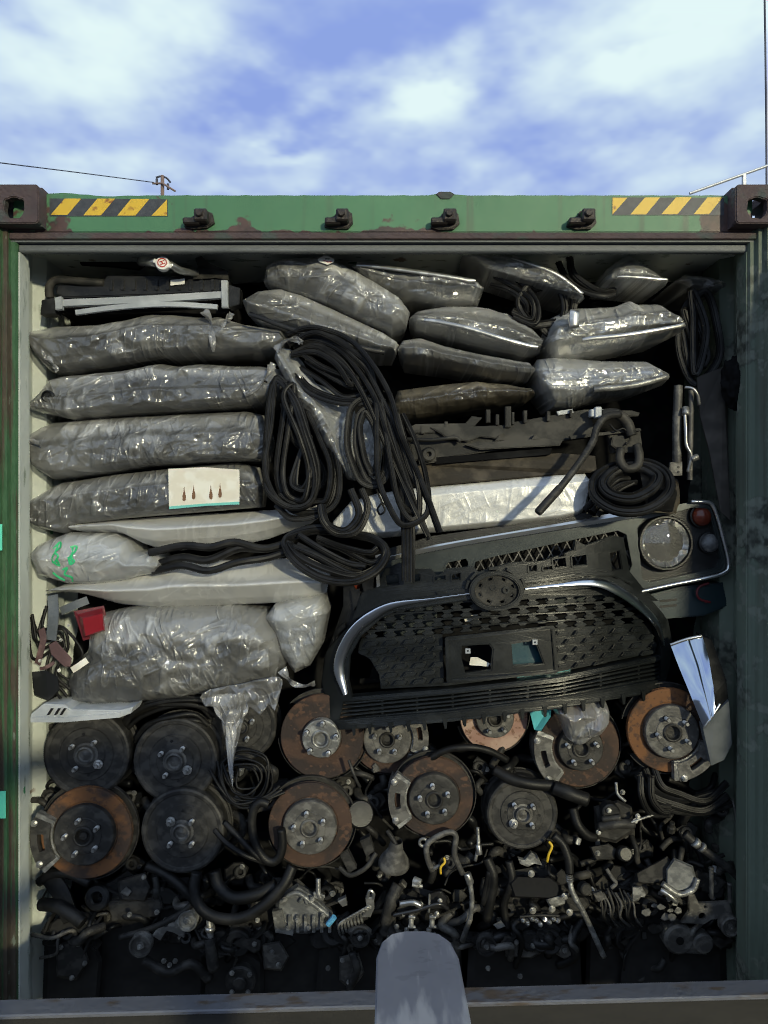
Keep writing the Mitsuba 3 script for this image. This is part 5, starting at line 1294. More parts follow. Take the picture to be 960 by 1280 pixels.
drum('plain dark brake drum with four studs beneath the grey tray', 108, 943, 54, 2.46, (.05, -1, .03), 4, .95, nut=3)
drum('dark brake drum with a grey hub, second from the left in the upper row', 219, 951, 53, 2.45, (.02, -1, .05), 4, 1.0, nut=3)
th, c, R = disc('brake disc with bright orange rust at the left wall', 109, 1040, 56, 2.44, (.04, -1, .04), 5, .55, 'rust_orange', 'dark_iron', 'dark_iron', .66, bore='closed')
caliper(th, c, R, (.04, -1, .04), 188, 'dark_iron', 30)
drum('dark brake drum with cast pockets around its studs, right of the orange disc', 228, 1039, 53, 2.42, (-.02, -1, .05), 4, .8, hub='grey_iron', nut=1, scallop=True)
drum('shadowed brake drum behind the dangling stretch film', 302, 908, 44, 2.54, (.05, -1, 0), 4, .5, hub='dark_iron')
disc('brown disc with a bright grey hub, partly behind the left end of the grille', 403, 920, 52, 2.50, (-.05, -1, .03), 5, .2, 'rust_brown', 'alloy', 'alloy', .46)
th, c, R = disc('brown disc with a dark hub tucked under the grille clips', 484, 921, 44, 2.53, (0, -1, .03), 5, .3, 'rust_brown', 'grey_iron', 'dark_iron', .68)
caliper(th, c, R, (0, -1, .03), 10, 'grey_iron', 30)
th, c, R = disc('brown rusty disc with caliper on its left, centre of the middle row', 542, 995, 49, 2.44, (0, -1, .04), 5, .45, 'rust_brown', 'dark_iron', 'dark_iron', .64)
caliper(th, c, R, (0, -1, .04), 182, 'grey_iron', 32)
disc('red-brown disc with a grey hub, left of centre in the middle row', 388, 1030, 52, 2.45, (.02, -1, .03), 5, .5, 'rust_brown', 'grey_iron', 'grey_iron', .64)
disc('pale pinkish disc peeping out under the middle of the grille', 617, 896, 42, 2.52, (0, -1, .05), 5, .4, 'rust_pink', 'grey_iron', 'dark_iron', .56, shield=True)
th, c, R = disc('brown disc behind the crumpled clear bag', 723, 932, 50, 2.50, (0, -1, .03), 5, .35, 'rust_brown', 'dark_iron', 'dark_iron', .56)
caliper(th, c, R, (0, -1, .03), 196, 'grey_iron', 33)
th, c, R = disc('orange-brown disc beside the chrome corner trim', 836, 912, 52, 2.46, (-.04, -1, .02), 5, .75, 'rust_orange', 'grey_iron', 'dark_iron', .64)
caliper(th, c, R, (-.04, -1, .02), -52, 'grey_iron', 30)
drum('flat dark brake drum with two rows of open slots, right of centre', 653, 1017, 45, 2.44, (0, -1, .06), 4, 2.3, hub='grey_iron', nut=1)

bg = thing('clear_bag', 'crumpled clear plastic bag stuck on the brown disc', 'plastic bag')
sk = Sheet([(692, 886), (704, 878), (740, 874), (758, 876), (765, 892), (758, 915), (742, 930), (726, 936), (712, 926), (704, 906)], 2.40, 4, .0034, 0, 41)
fo = rounding(sk.d, .05, .05) - .05 * facets(sk.u, sk.v, 12, .05) + .012
M, uv = sk.mesh(fo, .08, uv=np.stack([sk.u + 31, sk.v + 3], 1))
obj('skin', M, 'film_clear', bg, True, uv=uv, color=np.full((len(uv), 3), .42))
tb = obj('teal_scrap', bend(prism(poly_px([(662, 888), (690, 882), (688, 895), (676, 913), (669, 914)], 2.44), 2.44, 2.443), lambda x, z: .02 * np.sin(x * 70) + .015 * np.sin(z * 50)), 'cyan_foil')
labels[tb] = {'label': 'small teal plastic scrap hanging under the grille', 'category': 'plastic scrap'}

# grey tray over the drums
ty = thing('grey_tray', 'light grey plastic tray with black clips lying on the left drum', 'tray')
obj('body', [plate([(38, 893), (54, 880), (80, 881), (88, 887), (150, 888), (166, 884), (163, 892), (150, 897), (80, 903), (38, 903)], 2.37, .10, .004)], 'light_grey', ty)
obj('lip', plate([(38, 896), (80, 897), (150, 891), (150, 897), (80, 903), (38, 903)], 2.364, .005, .001), 'light_grey', ty)
for x in (62, 71, 78): obj('clip', plate([(x - 4, 894), (x + 1, 886), (x + 4, 886), (x - 1, 894)], 2.357, .008, .002), 'rubber', ty)

# junk in the left corner
rc = thing('red_lamp', 'small red plastic lamp left of the big wrapped bundle', 'lamp')
obj('lens', hull([P(*q) for q in [(103, 773, 2.36), (128, 767, 2.36), (130, 787, 2.365), (107, 795, 2.365), (97, 768, 2.44), (128, 760, 2.46), (133, 790, 2.44), (104, 797, 2.44)]]), 'red_plastic', rc)
for i in range(5):
    x = 106.5 + 5 * i
    obj('lens_rib', hull([P(*q) for q in [(x, 775 - i * 1.1, 2.357), (x + 1.4, 775 - i * 1.1, 2.357), (x + 2.2, 790 - i * 1.1, 2.361), (x + .8, 790 - i * 1.1, 2.361), (x, 775 - i, 2.364), (x + 2.2, 790 - i, 2.368)]]), 'red_plastic', rc)
obj('holder', hull([P(*q) for q in [(92, 764, 2.45), (130, 757, 2.47), (137, 792, 2.45), (104, 801, 2.45), (92, 764, 2.55), (137, 790, 2.55)]]), 'red_dark', rc)
def strap(label, pts, w, m, kind='strap', sec=((-1, -.12), (1, -.12), (1, .12), (-1, .12))):
    k = obj('strap', tube(pts, w, list(sec), k=5), m); labels[k] = {'label': label, 'category': kind}
strap('dark grey webbing strap hanging below the white panel at the left', [(66, 744, 2.43), (67, 770, 2.41), (64, 800, 2.41)], 6.5, 'grey_panel')
strap('grey webbing strap running sideways behind the red lamp', [(76, 764, 2.44), (92, 757, 2.44), (110, 750, 2.45)], 5, 'grey_panel')
strap('reddish strap looping down at the left wall', [(52, 786, 2.42), (54, 800, 2.40), (50, 818, 2.40), (47, 830, 2.41)], 4.2, 'leather_brown')
strap('thin pale strap lying under the brown leather tab', [(50, 836, 2.41), (58, 834, 2.40), (68, 828, 2.40)], 2.2, 'leather_brown')
k = obj('leather_tab', hull([P(*q) for q in [(61, 806, 2.39), (70, 801, 2.385), (90, 823, 2.38), (88, 833, 2.38), (80, 833, 2.385), (64, 818, 2.39), (61, 806, 2.40), (70, 801, 2.395), (90, 823, 2.392), (86, 834, 2.392)]]), 'leather_brown'); labels[k] = {'label': 'brown leather tab beside the big wrapped bundle', 'category': 'leather tab'}
k = obj('plastic_box', hull([P(*q) for q in [(40, 840, 2.40), (58, 838, 2.39), (72, 846, 2.39), (74, 862, 2.39), (60, 876, 2.39), (44, 868, 2.40), (40, 840, 2.6), (74, 846, 2.6), (72, 870, 2.6), (42, 870, 2.6)]]), 'black_plastic'); labels[k] = {'label': 'angular black plastic box above the grey tray', 'category': 'plastic box'}
bundle('wire_harness', 'tangle of dark wires beside the left wall', 'wire harness', [(46, 770, 2.50), (54, 800, 2.47), (74, 792, 2.46), (86, 812, 2.46), (70, 840, 2.46), (88, 860, 2.46)], 6, 1.7, 7, seed=61, section=ROUND, part='wire', m='rubber', wob=7)
for x, y, lab in ((76, 800, 'tiny shiny clip above the brown leather tab'), (74, 838, 'tiny shiny clip below the brown leather tab'), (50, 826, 'tiny shiny clip at the end of the reddish strap'), (86, 782, 'tiny shiny clip under the red lamp')):
    k = obj('metal_clip', put(hexbolt(.0042, .01), P(x, y, 2.40), (.3, -1, .3)), 'alloy'); labels[k] = {'label': lab, 'category': 'clip'}
# ------------------------------------------------------------------ engines and loose mechanical parts
def pulley(parent, px, py, rp, Y, m='grey_iron', nrm=(0, -1, .02), spokes=0, name='pulley'):
    R, c = rp * Y / F, P(px, py, Y)
    k = obj(name, put(lathe([(R * .2, -.03), (R, -.03), (R, -.024), (R * .86, -.018), (R, -.012), (R * .86, -.006), (R, 0), (R * .97, .003), (R * .84, .003), (R * .80, -.006), (R * .42, -.006), (R * .38, .002), (R * .2, .003), (.0001, .0)], 44), c, nrm), m, parent, 30)
    obj('bolt', put(hexbolt(max(R * .18, .006), .010), c + [0, -.001, 0], nrm), 'alloy', k)
    return k


def lone_pulley(label, px, py, rp, Y, m='grey_iron'):
    k = pulley(None, px, py, rp, Y, m)
    labels[k] = {'label': label, 'category': 'pulley', 'group': 'pulleys on the engines'}


def lump(pts_px, Y, back, c=.006, noise_=0.0, seed=0):
    """Chunky casting: hull of two layers of an outline, the front one smaller."""
    p = np.array(pts_px, float); m = p.mean(0)
    q = m + (p - m) * .86
    return hull([P(a, b, Y) for a, b in q] + [P(a, b, Y + c * 2.5) for a, b in p] + [P(a, b, Y + back) for a, b in p])


def ribs_on(x0, y0, x1, y1, n, Y, w=1.3, d=.012):
    return [plate([(x0 + (x1 - x0) * i / (n - 1) - w, y0), (x0 + (x1 - x0) * i / (n - 1) + w, y0), (x0 + (x1 - x0) * i / (n - 1) + w, y1), (x0 + (x1 - x0) * i / (n - 1) - w, y1)], Y, d, .001) for i in range(n)]


def bolts(parent, pts, Y, r=.006, m='alloy'):
    for a, b in pts:
        obj('bolt', put(hexbolt(r, .009), P(a, b, Y), (.05, -1, .1)), m, parent)


def rest(parent, pts, Y, back=.5, m='block_iron'):
    obj('block', lump(pts, Y, back), m, parent)


def detail(e, x0, x1, y0, y1, Y, n, seed):
    '''Webs, bosses, covers, plugs, bolts and pipes cast or screwed on the front of a block.'''
    r = random.Random(seed)
    ms = ('dark_iron', 'block_iron', 'block_iron', 'dusty_plastic', 'dark_iron', 'black_plastic')
    for i in range(n):
        x, y, s = r.uniform(x0, x1), r.uniform(y0, y1), r.uniform(6, 17)
        k, m, yy = r.random(), r.choice(ms), Y - r.uniform(-.01, .03)
        if k < .22:
            a = r.uniform(-1.2, 1.2)
            dx, dy = math.cos(a) * s * 1.5, math.sin(a) * s * 1.5
            obj('web', prism(LineString([P(x - dx, y - dy, yy)[[0, 2]], P(x + dx, y + dy, yy)[[0, 2]]]).buffer(.003 + .003 * r.random(), cap_style=2), yy, yy + .05, .002), m, e)
        elif k < .56:
            obj('cover', lump([(x + s * r.uniform(.8, 1.5) * math.cos(q), y + s * r.uniform(.6, 1.1) * math.sin(q)) for q in np.arange(0, 6.2, r.choice((.7, 1.05, 1.57)))], yy, .06, .004), m, e)
        elif k < .70:
            obj('boss', put(lathe([(.006, -.03), (.0024 * s + .003, -.03), (.0024 * s + .003, .0), (.0023 * s, .005), (.0013 * s, .005), (.001 * s, .0)], 26), P(x, y, yy), (r.uniform(-.4, .4), -1, r.uniform(-.2, .5))), m, e, 30)
        elif k < .90:
            a = r.uniform(0, 6.28); L = s * r.uniform(1.0, 2.2)
            obj('pipe', tube([(x - L * math.cos(a), y - L * math.sin(a), yy + .02), (x - .3 * L * math.sin(a), y + .3 * L * math.cos(a), yy - .02), (x + L * math.cos(a), y + L * math.sin(a) * .6, yy - .015), (x + 1.4 * L * math.cos(a + .5), y + 1.2 * L * math.sin(a + .5), yy + .02)], r.uniform(1.6, 6.0), k=5), r.choice(('rubber', 'dark_iron', 'black_plastic', 'grey_iron')), e, True)
        else:
            obj('bolt', put(hexbolt(r.uniform(.004, .008), .01), P(x, y, yy - .005), (r.uniform(-.3, .3), -1, r.uniform(-.1, .4))), r.choice(('grey_iron', 'grey_iron', 'alloy')), e)


def engine(label): return thing('engine', label, 'engine', 'engines at the bottom of the load')


# 1: left, under the discs
e = engine('dark engine with a bracket and two pulleys at the bottom left')
rest(e, [(120, 1110), (236, 1096), (262, 1140), (258, 1290), (110, 1290)], 2.52)
detail(e, 116, 256, 1102, 1178, 2.508, 40, 101)
obj('cover', lump([(146, 1100), (182, 1090), (190, 1108), (182, 1128), (150, 1126)], 2.47, .06), 'dark_iron', e)
obj('crossbar', plate([(134, 1128), (200, 1122), (203, 1136), (196, 1146), (140, 1152)], 2.48, .05, .004), 'dark_iron', e)
obj('chain_bracket', [prism(poly_px([(190, 1170), (204, 1150), (214, 1150), (230, 1162), (230, 1173), (216, 1166), (208, 1164), (200, 1176)], 2.44).difference(Point(*P(207, 0, 2.44)[[0]], P(0, 1157, 2.44)[2]).buffer(.006)), 2.44, 2.455, .002)], 'alloy', e)
pulley(e, 234, 1152, 12.5, 2.42, 'alloy'); pulley(e, 175, 1183, 14, 2.41, 'grey_iron')
obj('shiny_fitting', lump([(150, 1116), (158, 1108), (165, 1114), (160, 1121)], 2.45, .02), 'bright_metal', e)
obj('sensor', [tube([(194, 1096, 2.44), (196, 1112, 2.43), (195, 1122, 2.43)], 4.0, k=2), tube([(196, 1110, 2.428), (195, 1118, 2.425)], 5, k=1)], 'dusty_plastic', e, True)
obj('arm', tube([(150, 1172, 2.46), (190, 1160, 2.45), (226, 1142, 2.44), (240, 1130, 2.44)], 4), 'dark_iron', e, True)
obj('pipe', tube([(180, 1200, 2.46), (210, 1215, 2.45), (240, 1205, 2.45), (262, 1225, 2.46)], 6), 'dark_iron', e, True)
bolts(e, [(162, 1143), (196, 1140), (212, 1206), (205, 1201), (219, 1201), (180, 1096), (222, 1152)], 2.435)
# 2
e = engine('engine with a pale valve cover and a blue clip below the big hose loop')
rest(e, [(318, 1120), (372, 1098), (420, 1140), (424, 1290), (300, 1290)], 2.50)
detail(e, 306, 418, 1104, 1178, 2.488, 35, 102)
obj('valve_cover', lump([(344, 1128), (358, 1112), (372, 1104), (392, 1116), (416, 1140), (420, 1160), (400, 1166), (360, 1168), (346, 1160)], 2.45, .10, .010), 'alloy_dark', e)
obj('cover_ridge', [tube([(350, 1128, 2.445), (370, 1116, 2.44), (392, 1130, 2.44), (412, 1146, 2.445)], 3.2), tube([(374, 1128, 2.438), (380, 1121, 2.436), (384, 1130, 2.438)], 2.0)], 'alloy_dark', e, True)
obj('rail', ribs_on(352, 1146, 412, 1166, 7, 2.432, 2.0, .03), 'alloy', e)
k = obj('blue_clip', tube([(410, 1156, 2.425), (418, 1146, 2.42)], 3.6, k=1), 'blue_clip', e); labels[k] = {'label': 'bright blue connector clip'}
obj('bracket', plate([(340, 1140), (352, 1138), (356, 1156), (368, 1160), (366, 1170), (344, 1166)], 2.435, .02, .002), 'alloy', e)
obj('stem', [tube([(398, 1098, 2.44), (398, 1116, 2.43), (402, 1124, 2.43)], 3.2, k=3), plate([(392, 1116), (406, 1120), (404, 1127), (392, 1122)], 2.428, .012, .001)], 'alloy', e, True)
obj('gear', [put(cyl(.038, -.02, 0, 40, .002), P(300, 1168, 2.46), (0, -1, .1))] + [put(shift(box(-.003, .003, .036, .045, -.018, -.002), 0), P(300, 1168, 2.46), (0, -1, .1), i * 2 * math.pi / 20) for i in range(20)], 'dark_iron', e)
bolts(e, [(356, 1124), (390, 1124), (404, 1144), (372, 1150), (386, 1160), (360, 1160), (322, 1150), (318, 1180)], 2.43)
k = thing('shock_absorber', 'small shock absorber with a bright threaded top below the hose loop', 'shock absorber')
obj('rod', tube([(262, 1150, 2.43), (263, 1172, 2.42)], 4.5, k=1), 'alloy', k, True); obj('body', tube([(263, 1172, 2.42), (265, 1200, 2.42), (268, 1212, 2.42)], 7.5, k=2), 'dark_iron', k, True)
obj('collar', tube([(262.4, 1158, 2.425), (262.6, 1163, 2.425)], 6.5, k=1), 'bright_metal', k, True)
# 3: spring-like part
k = thing('finned_manifold', 'silver finned part with a bright lug at the bottom centre', 'manifold')
for i in range(8):
    a = i / 7
    x, y = 428 + 28 * a, 1160 - 16 * a
    obj('fin', tube([(x - 3, y + 9, 2.43), (x - 5, y - 2, 2.41), (x + 2, y - 10, 2.405), (x + 8, y - 9, 2.41)], 1.4, k=4), 'alloy', k, True)
obj('spine', tube([(424, 1162, 2.44), (440, 1150, 2.44), (458, 1142, 2.44)], 6.5), 'dark_iron', k, True)
obj('lug', [plate([(457, 1123), (467, 1121), (468, 1136), (463, 1147), (452, 1147), (458, 1136)], 2.41, .02, .003), tube([(459, 1123, 2.415), (462, 1113, 2.41), (467, 1117, 2.41), (466, 1124, 2.415)], 2.0, k=4)], 'bright_metal', k, 30)
obj('wedge', plate([(422, 1127), (432, 1122), (434, 1132), (428, 1134)], 2.42, .02, .002), 'bright_metal', k)
# 4: centre engine
e = engine('glossy dark engine with silver fittings just left above the fork tip')
rest(e, [(484, 1130), (520, 1108), (560, 1120), (576, 1160), (580, 1290), (470, 1290)], 2.50)
detail(e, 476, 574, 1114, 1178, 2.488, 33, 103)
obj('cover', lump([(536, 1116), (552, 1112), (560, 1122), (558, 1136), (536, 1138)], 2.44, .08, .008), 'gloss_black', e)
obj('intake', lump([(494, 1136), (504, 1126), (528, 1124), (532, 1134), (520, 1146), (498, 1150)], 2.44, .08, .008), 'dusty_plastic', e)
obj('chrome_pipe', tube([(500, 1130, 2.42), (516, 1128, 2.41), (526, 1132, 2.41)], 3.6), 'bright_metal', e, True)
obj('fuel_rail', tube([(492, 1144, 2.42), (520, 1138, 2.41), (548, 1130, 2.41), (560, 1136, 2.42)], 2.6), 'gloss_black', e, True)
obj('dipstick', tube([(537, 1118, 2.41), (536, 1140, 2.41)], 1.6, k=1), 'alloy', e, True)
obj('cap', [tube([(517, 1100, 2.43), (526, 1104, 2.42)], 5, k=1), tube([(515, 1106, 2.42), (528, 1108, 2.42)], 2.4, k=1)], 'alloy', e, True)
for x, y in ((514, 1150), (540, 1150)):
    obj('injector', [tube([(x, y - 7, 2.415), (x, y + 8, 2.41)], 3.2, k=1), tube([(x - 4, y + 8, 2.41), (x + 5, y + 9, 2.41)], 2.2, k=1), tube([(x - 3, y - 4, 2.41), (x + 5, y - 3, 2.408)], 2.4, k=1)], 'alloy', e, True)
bolts(e, [(504, 1142), (526, 1130), (550, 1126), (508, 1162), (520, 1164), (536, 1162), (546, 1142), (496, 1158)], 2.42, m='bright_metal')
obj('manifold', tube([(498, 1106, 2.47), (490, 1124, 2.45), (484, 1146, 2.45), (480, 1166, 2.46)], 8), 'dark_iron', e, True)
# funnel-like boot
k = thing('rubber_boot', 'flared dark boot below the centre disc', 'boot')
obj('cone', put(lathe([(.018, .05), (.020, .04), (.026, .01), (.048, -.03), (.052, -.045), (.046, -.05)], 36), P(494, 1066, 2.44), (.1, -.35, 1)), 'grey_iron', k, True)
obj('strap', tube([(484, 1038, 2.44), (492, 1050, 2.43), (497, 1062, 2.42)], 3, k=3), 'dark_iron', k, True)
# canister left of centre
k = thing('filter_canister', 'dark canister on a bent bracket between the two middle discs', 'canister')
obj('body', put(lathe([(0, -.045), (.040, -.045), (.045, -.038), (.045, .034), (.040, .042), (0, .044)], 40), P(448, 1018, 2.50), (.25, -1, .45)), 'black_plastic', k, 30)
obj('bracket', [tube([(424, 1084, 2.46), (438, 1094, 2.45), (458, 1084, 2.45), (470, 1066, 2.46)], 3.0), plate([(424, 1068), (434, 1062), (446, 1086), (436, 1092)], 2.45, .03, .003), plate([(450, 1052), (462, 1046), (468, 1064), (458, 1072)], 2.45, .03, .003)], 'dark_iron', k, 30)
obj('lever', tube([(436, 950, 2.42), (444, 972, 2.41), (450, 984, 2.42)], 2.0, k=4), 'dark_iron', k, True)
# square hose loop with yellow wire
k = thing('square_bracket', 'squared dark tube bracket with a short yellow wire below the centre disc', 'bracket')
obj('tube', tube([(540, 1088, 2.40), (534, 1072, 2.39), (534, 1056, 2.39), (546, 1046, 2.39), (562, 1040, 2.39), (570, 1046, 2.39), (568, 1068, 2.395), (578, 1092, 2.41)], 3.6, k=3), 'grey_iron', k, True)
obj('eyelet', put(trimesh.creation.torus(.012, .005, 24, 10), P(529, 1053, 2.40)), 'alloy', k, True)
obj('yellow_wire', tube([(555, 1072, 2.385), (556, 1078, 2.38), (551, 1084, 2.38), (551, 1092, 2.385)], 1.5, k=5), 'yellow_wire', k, True)
obj('foot', tube([(540, 1086, 2.40), (550, 1082, 2.395)], 2.6, k=1), 'alloy', k, True)
# long bolt / lines between centre and right
k = thing('brake_line', 'silver brake line hanging between the centre disc and the plain drum', 'pipe')
obj('line', tube([(597, 1034, 2.42), (598, 1056, 2.41), (594, 1076, 2.405)], 2.2), 'alloy', k, True)
obj('fitting', [tube([(598, 1056, 2.41), (599, 1068, 2.405)], 4.0, k=1), tube([(584, 1092, 2.40), (588, 1104, 2.40)], 4.8, k=1)], 'bright_metal', k, True)
obj('lower_line', tube([(587, 1100, 2.40), (590, 1124, 2.40), (588, 1148, 2.405)], 3.0, k=4), 'alloy', k, True)
obj('end', tube([(588, 1148, 2.405), (582, 1164, 2.41), (578, 1176, 2.42)], 3.4, k=3), 'grey_iron', k, True)
for px, (a, b) in enumerate((((608, 1072), (616, 1110)), ((604, 1130), (612, 1090)))):
    hose(('dark hose hanging right of the silver brake line', 'thin dark hose bending behind the silver brake line')[px], [(a[0], a[1], 2.44), ((a[0] + b[0]) / 2 + 4, (a[1] + b[1]) / 2, 2.43), (b[0], b[1], 2.43), (b[0] - 8, b[1] + 40, 2.44)], 6 - 2 * px)
# 5: engine under the plain drum
e = engine('engine with a glossy black cover and a bright valve row under the plain drum')
rest(e, [(630, 1090), (690, 1080), (722, 1120), (730, 1290), (610, 1290)], 2.50)
detail(e, 616, 724, 1086, 1178, 2.488, 35, 104)
obj('cover', lump([(634, 1104), (644, 1094), (690, 1096), (702, 1106), (702, 1120), (690, 1124), (640, 1122)], 2.43, .10, .008), 'gloss_black', e)
obj('crown', plate([(648, 1074), (656, 1076), (664, 1066), (672, 1070), (678, 1082), (668, 1080), (660, 1084), (650, 1080)], 2.45, .02, .002), 'alloy', e)
obj('alloy_ledge', lump([(682, 1124), (700, 1120), (712, 1116), (706, 1130), (688, 1136)], 2.43, .04, .003), 'alloy', e)
obj('gasket_bar', tube([(650, 1146, 2.41), (675, 1144, 2.41), (699, 1145, 2.41)], 1.4, k=2), 'dark_iron', e, True)
rnd = random.Random(3)
for i in range(9):
    x = 654 + 5.4 * i
    obj('valve', put(cat(cyl(.008, -.01, .006, 16, .002), cyl(.005, .006, .012, 12, .002)), P(x, 1152 + rnd.uniform(-4, 5), 2.42), (rnd.uniform(-.5, .5), -1, rnd.uniform(-.3, .5))), 'bright_metal', e, 30)
for x, y in ((666, 1138), (690, 1136), (664, 1092), (706, 1120), (712, 1140)): bolts(e, [(x, y)], 2.41, .008, 'bright_metal')
obj('plug', lump([(616, 1156), (626, 1150), (632, 1158), (622, 1162)], 2.43, .03, .002), 'alloy', e)
obj('harness', tube([(636, 1076, 2.46), (640, 1100, 2.45), (630, 1130, 2.46), (634, 1160, 2.46)], 5), 'rubber', e, True)
obj('orange_wire', tube([(686, 1052, 2.40), (690, 1058, 2.395), (686, 1068, 2.395), (684, 1077, 2.40)], 1.6, k=5), 'yellow_wire', e, True)
k = thing('coolant_pipe', 'long pale metal pipe with a black hose end sloping down right of the engine', 'pipe')
obj('rubber_end', tube([(692, 1044, 2.41), (704, 1056, 2.40), (711, 1076, 2.39), (712, 1092, 2.385)], 5.5), 'rubber', k, True)
obj('ferrule', [tube([(711.5 + .2 * i, 1091 + 3 * i, 2.385), (711.7 + .2 * i, 1092.8 + 3 * i, 2.385)], 4.6, k=1) for i in range(4)], 'alloy', k, True)
obj('metal_pipe', tube([(712, 1100, 2.385), (716, 1116, 2.38), (730, 1142, 2.38), (744, 1172, 2.385), (755, 1196, 2.39)], 3.4), 'alloy', k, True)
# 6: starter-like unit upper right
e = thing('compressor', 'dark compressor unit with brackets below the right discs', 'compressor')
obj('body', lump([(742, 1008), (772, 1000), (790, 1008), (792, 1040), (770, 1054), (744, 1048)], 2.46, .2, .008), 'dark_iron', e)
obj('nose', put(cyl(.03, -.02, .02, 32, .004), P(762, 1014, 2.45)), 'black_plastic', e, 30)
obj('pipe_block', [tube([(748, 1034, 2.43), (770, 1030, 2.42), (792, 1030, 2.43)], 6), tube([(752, 1024, 2.43), (776, 1022, 2.42)], 4)], 'dark_iron', e, True)
obj('lower_box', lump([(736, 1058), (760, 1054), (772, 1062), (768, 1074), (744, 1076)], 2.46, .1, .005), 'dark_iron', e)
obj('lever', [tube([(770, 978, 2.44), (772, 992, 2.43), (782, 1002, 2.42)], 2.0, k=4), tube([(784, 1030, 2.42), (800, 1024, 2.42), (818, 1018, 2.43)], 1.6, k=4)], 'alloy', e, True)
bolts(e, [(761, 1013), (797, 1020), (748, 1040), (747, 1066), (778, 990), (794, 1026)], 2.425)
obj('round_cap', put(cyl(.024, 0, .03, 28, .005), P(778, 1066, 2.46), (.1, -1, .3)), 'black_plastic', e, 30)
k = thing('sensor_plug', 'small tan sensor plug in the dark right of the compressor', 'sensor')
obj('plug', [put(cyl(.014, -.01, .012, 8, .004), P(839, 1036, 2.47), (0, -.4, 1)), put(cyl(.009, .012, .028, 12, .002), P(839, 1036, 2.47), (0, -.4, 1))], 'dusty_plastic', k)
k = thing('shift_linkage', 'dark slanting linkage rod with two shiny rings at the right', 'linkage')
obj('rod', tube([(856, 1042, 2.46), (884, 1066, 2.45), (912, 1086, 2.46), (930, 1104, 2.48)], 5, k=2), 'dark_iron', k, True)
obj('ring', [tube([(868, 1052, 2.445), (872, 1055.5, 2.445)], 6.2, k=1), tube([(876, 1058, 2.445), (879, 1060.5, 2.445)], 6.2, k=1)], 'alloy', k, True)
# 7: water pump / housing right
e = engine('engine with a pale blue-grey pump housing and silver fittings at the bottom right')
rest(e, [(786, 1120), (880, 1080), (906, 1130), (910, 1290), (770, 1290)], 2.52)
detail(e, 776, 904, 1086, 1178, 2.508, 38, 105)
obj('housing', lump([(832, 1086), (842, 1072), (866, 1082), (871, 1100), (864, 1114), (846, 1116), (832, 1106)], 2.43, .10, .010), 'alloy_dark', e)
obj('shroud', lump([(793, 1092), (812, 1086), (834, 1070), (840, 1078), (832, 1100), (816, 1106), (795, 1104)], 2.45, .08, .006), 'dark_iron', e)
obj('flange', tube([(828, 1104, 2.425), (838, 1112, 2.42), (850, 1118, 2.42), (866, 1112, 2.42), (872, 1098, 2.425)], 3.4), 'alloy', e, True)
rnd = random.Random(12)
for i, (x, y) in enumerate(((828, 1116), (836, 1124), (844, 1130), (846, 1118), (838, 1138), (826, 1134), (818, 1132), (832, 1146), (848, 1138), (808, 1140), (802, 1118), (840, 1146))):
    s = rnd.uniform(4, 7.5)
    obj('fitting', lump([(x + s * rnd.uniform(.6, 1.2) * math.cos(a), y + s * rnd.uniform(.5, 1.0) * math.sin(a)) for a in np.arange(0, 6.28, .9)], 2.42 + rnd.uniform(-.01, .02), .05, .003), ('alloy', 'bright_metal')[i % 2], e)
obj('yellow_flange', lump([(790, 1108), (802, 1108), (806, 1114), (798, 1118), (798, 1126), (790, 1128)], 2.43, .03, .003), 'alloy', e)
obj('tube', tube([(826, 1112, 2.41), (838, 1120, 2.40), (846, 1128, 2.40)], 3.2, k=3), 'bright_metal', e, True)
obj('mount_plate', prism(poly_px([(860, 1116), (868, 1118), (874, 1130), (912, 1128), (917, 1146), (890, 1150), (880, 1156), (852, 1154), (862, 1140)], 2.45).difference(Point(P(878, 0, 2.45)[0], P(0, 1146, 2.45)[2]).buffer(.012)).difference(Point(P(882, 0, 2.45)[0], P(0, 1134, 2.45)[2]).buffer(.005)), 2.45, 2.465, .002), 'grey_iron', e)
for x, y0, y1 in ((889, 1084, 1122), (912, 1104, 1127)): obj('upright_stud', [tube([(x, y0, 2.44), (x + .5, y1, 2.445)], 2.8, k=1), tube([(x, y0, 2.439), (x, y0 + 3, 2.439)], 3.1, k=1)], 'grey_iron', e, True)
obj('lower_housing', [put(cyl(.05, -.06, .0, 40, .008), P(850, 1176, 2.46)), put(cyl(.034, -.05, .0, 36, .006), P(880, 1181, 2.455)), plate([(846, 1164), (884, 1170), (884, 1194), (846, 1192)], 2.465, .05, .004)], 'grey_iron', e, 30)
obj('bore', put(cyl(.013, 0, .002, 24), P(850, 1176, 2.459)), 'rubber', e)
obj('pulley', put(lathe([(.012, -.03), (.032, -.03), (.033, -.01), (.033, .0), (.027, .003), (.025, -.006), (.012, -.006), (.011, .002), (.004, .003), (.0001, 0)], 40), P(914, 1159, 2.42)), 'grey_iron', e, 30)
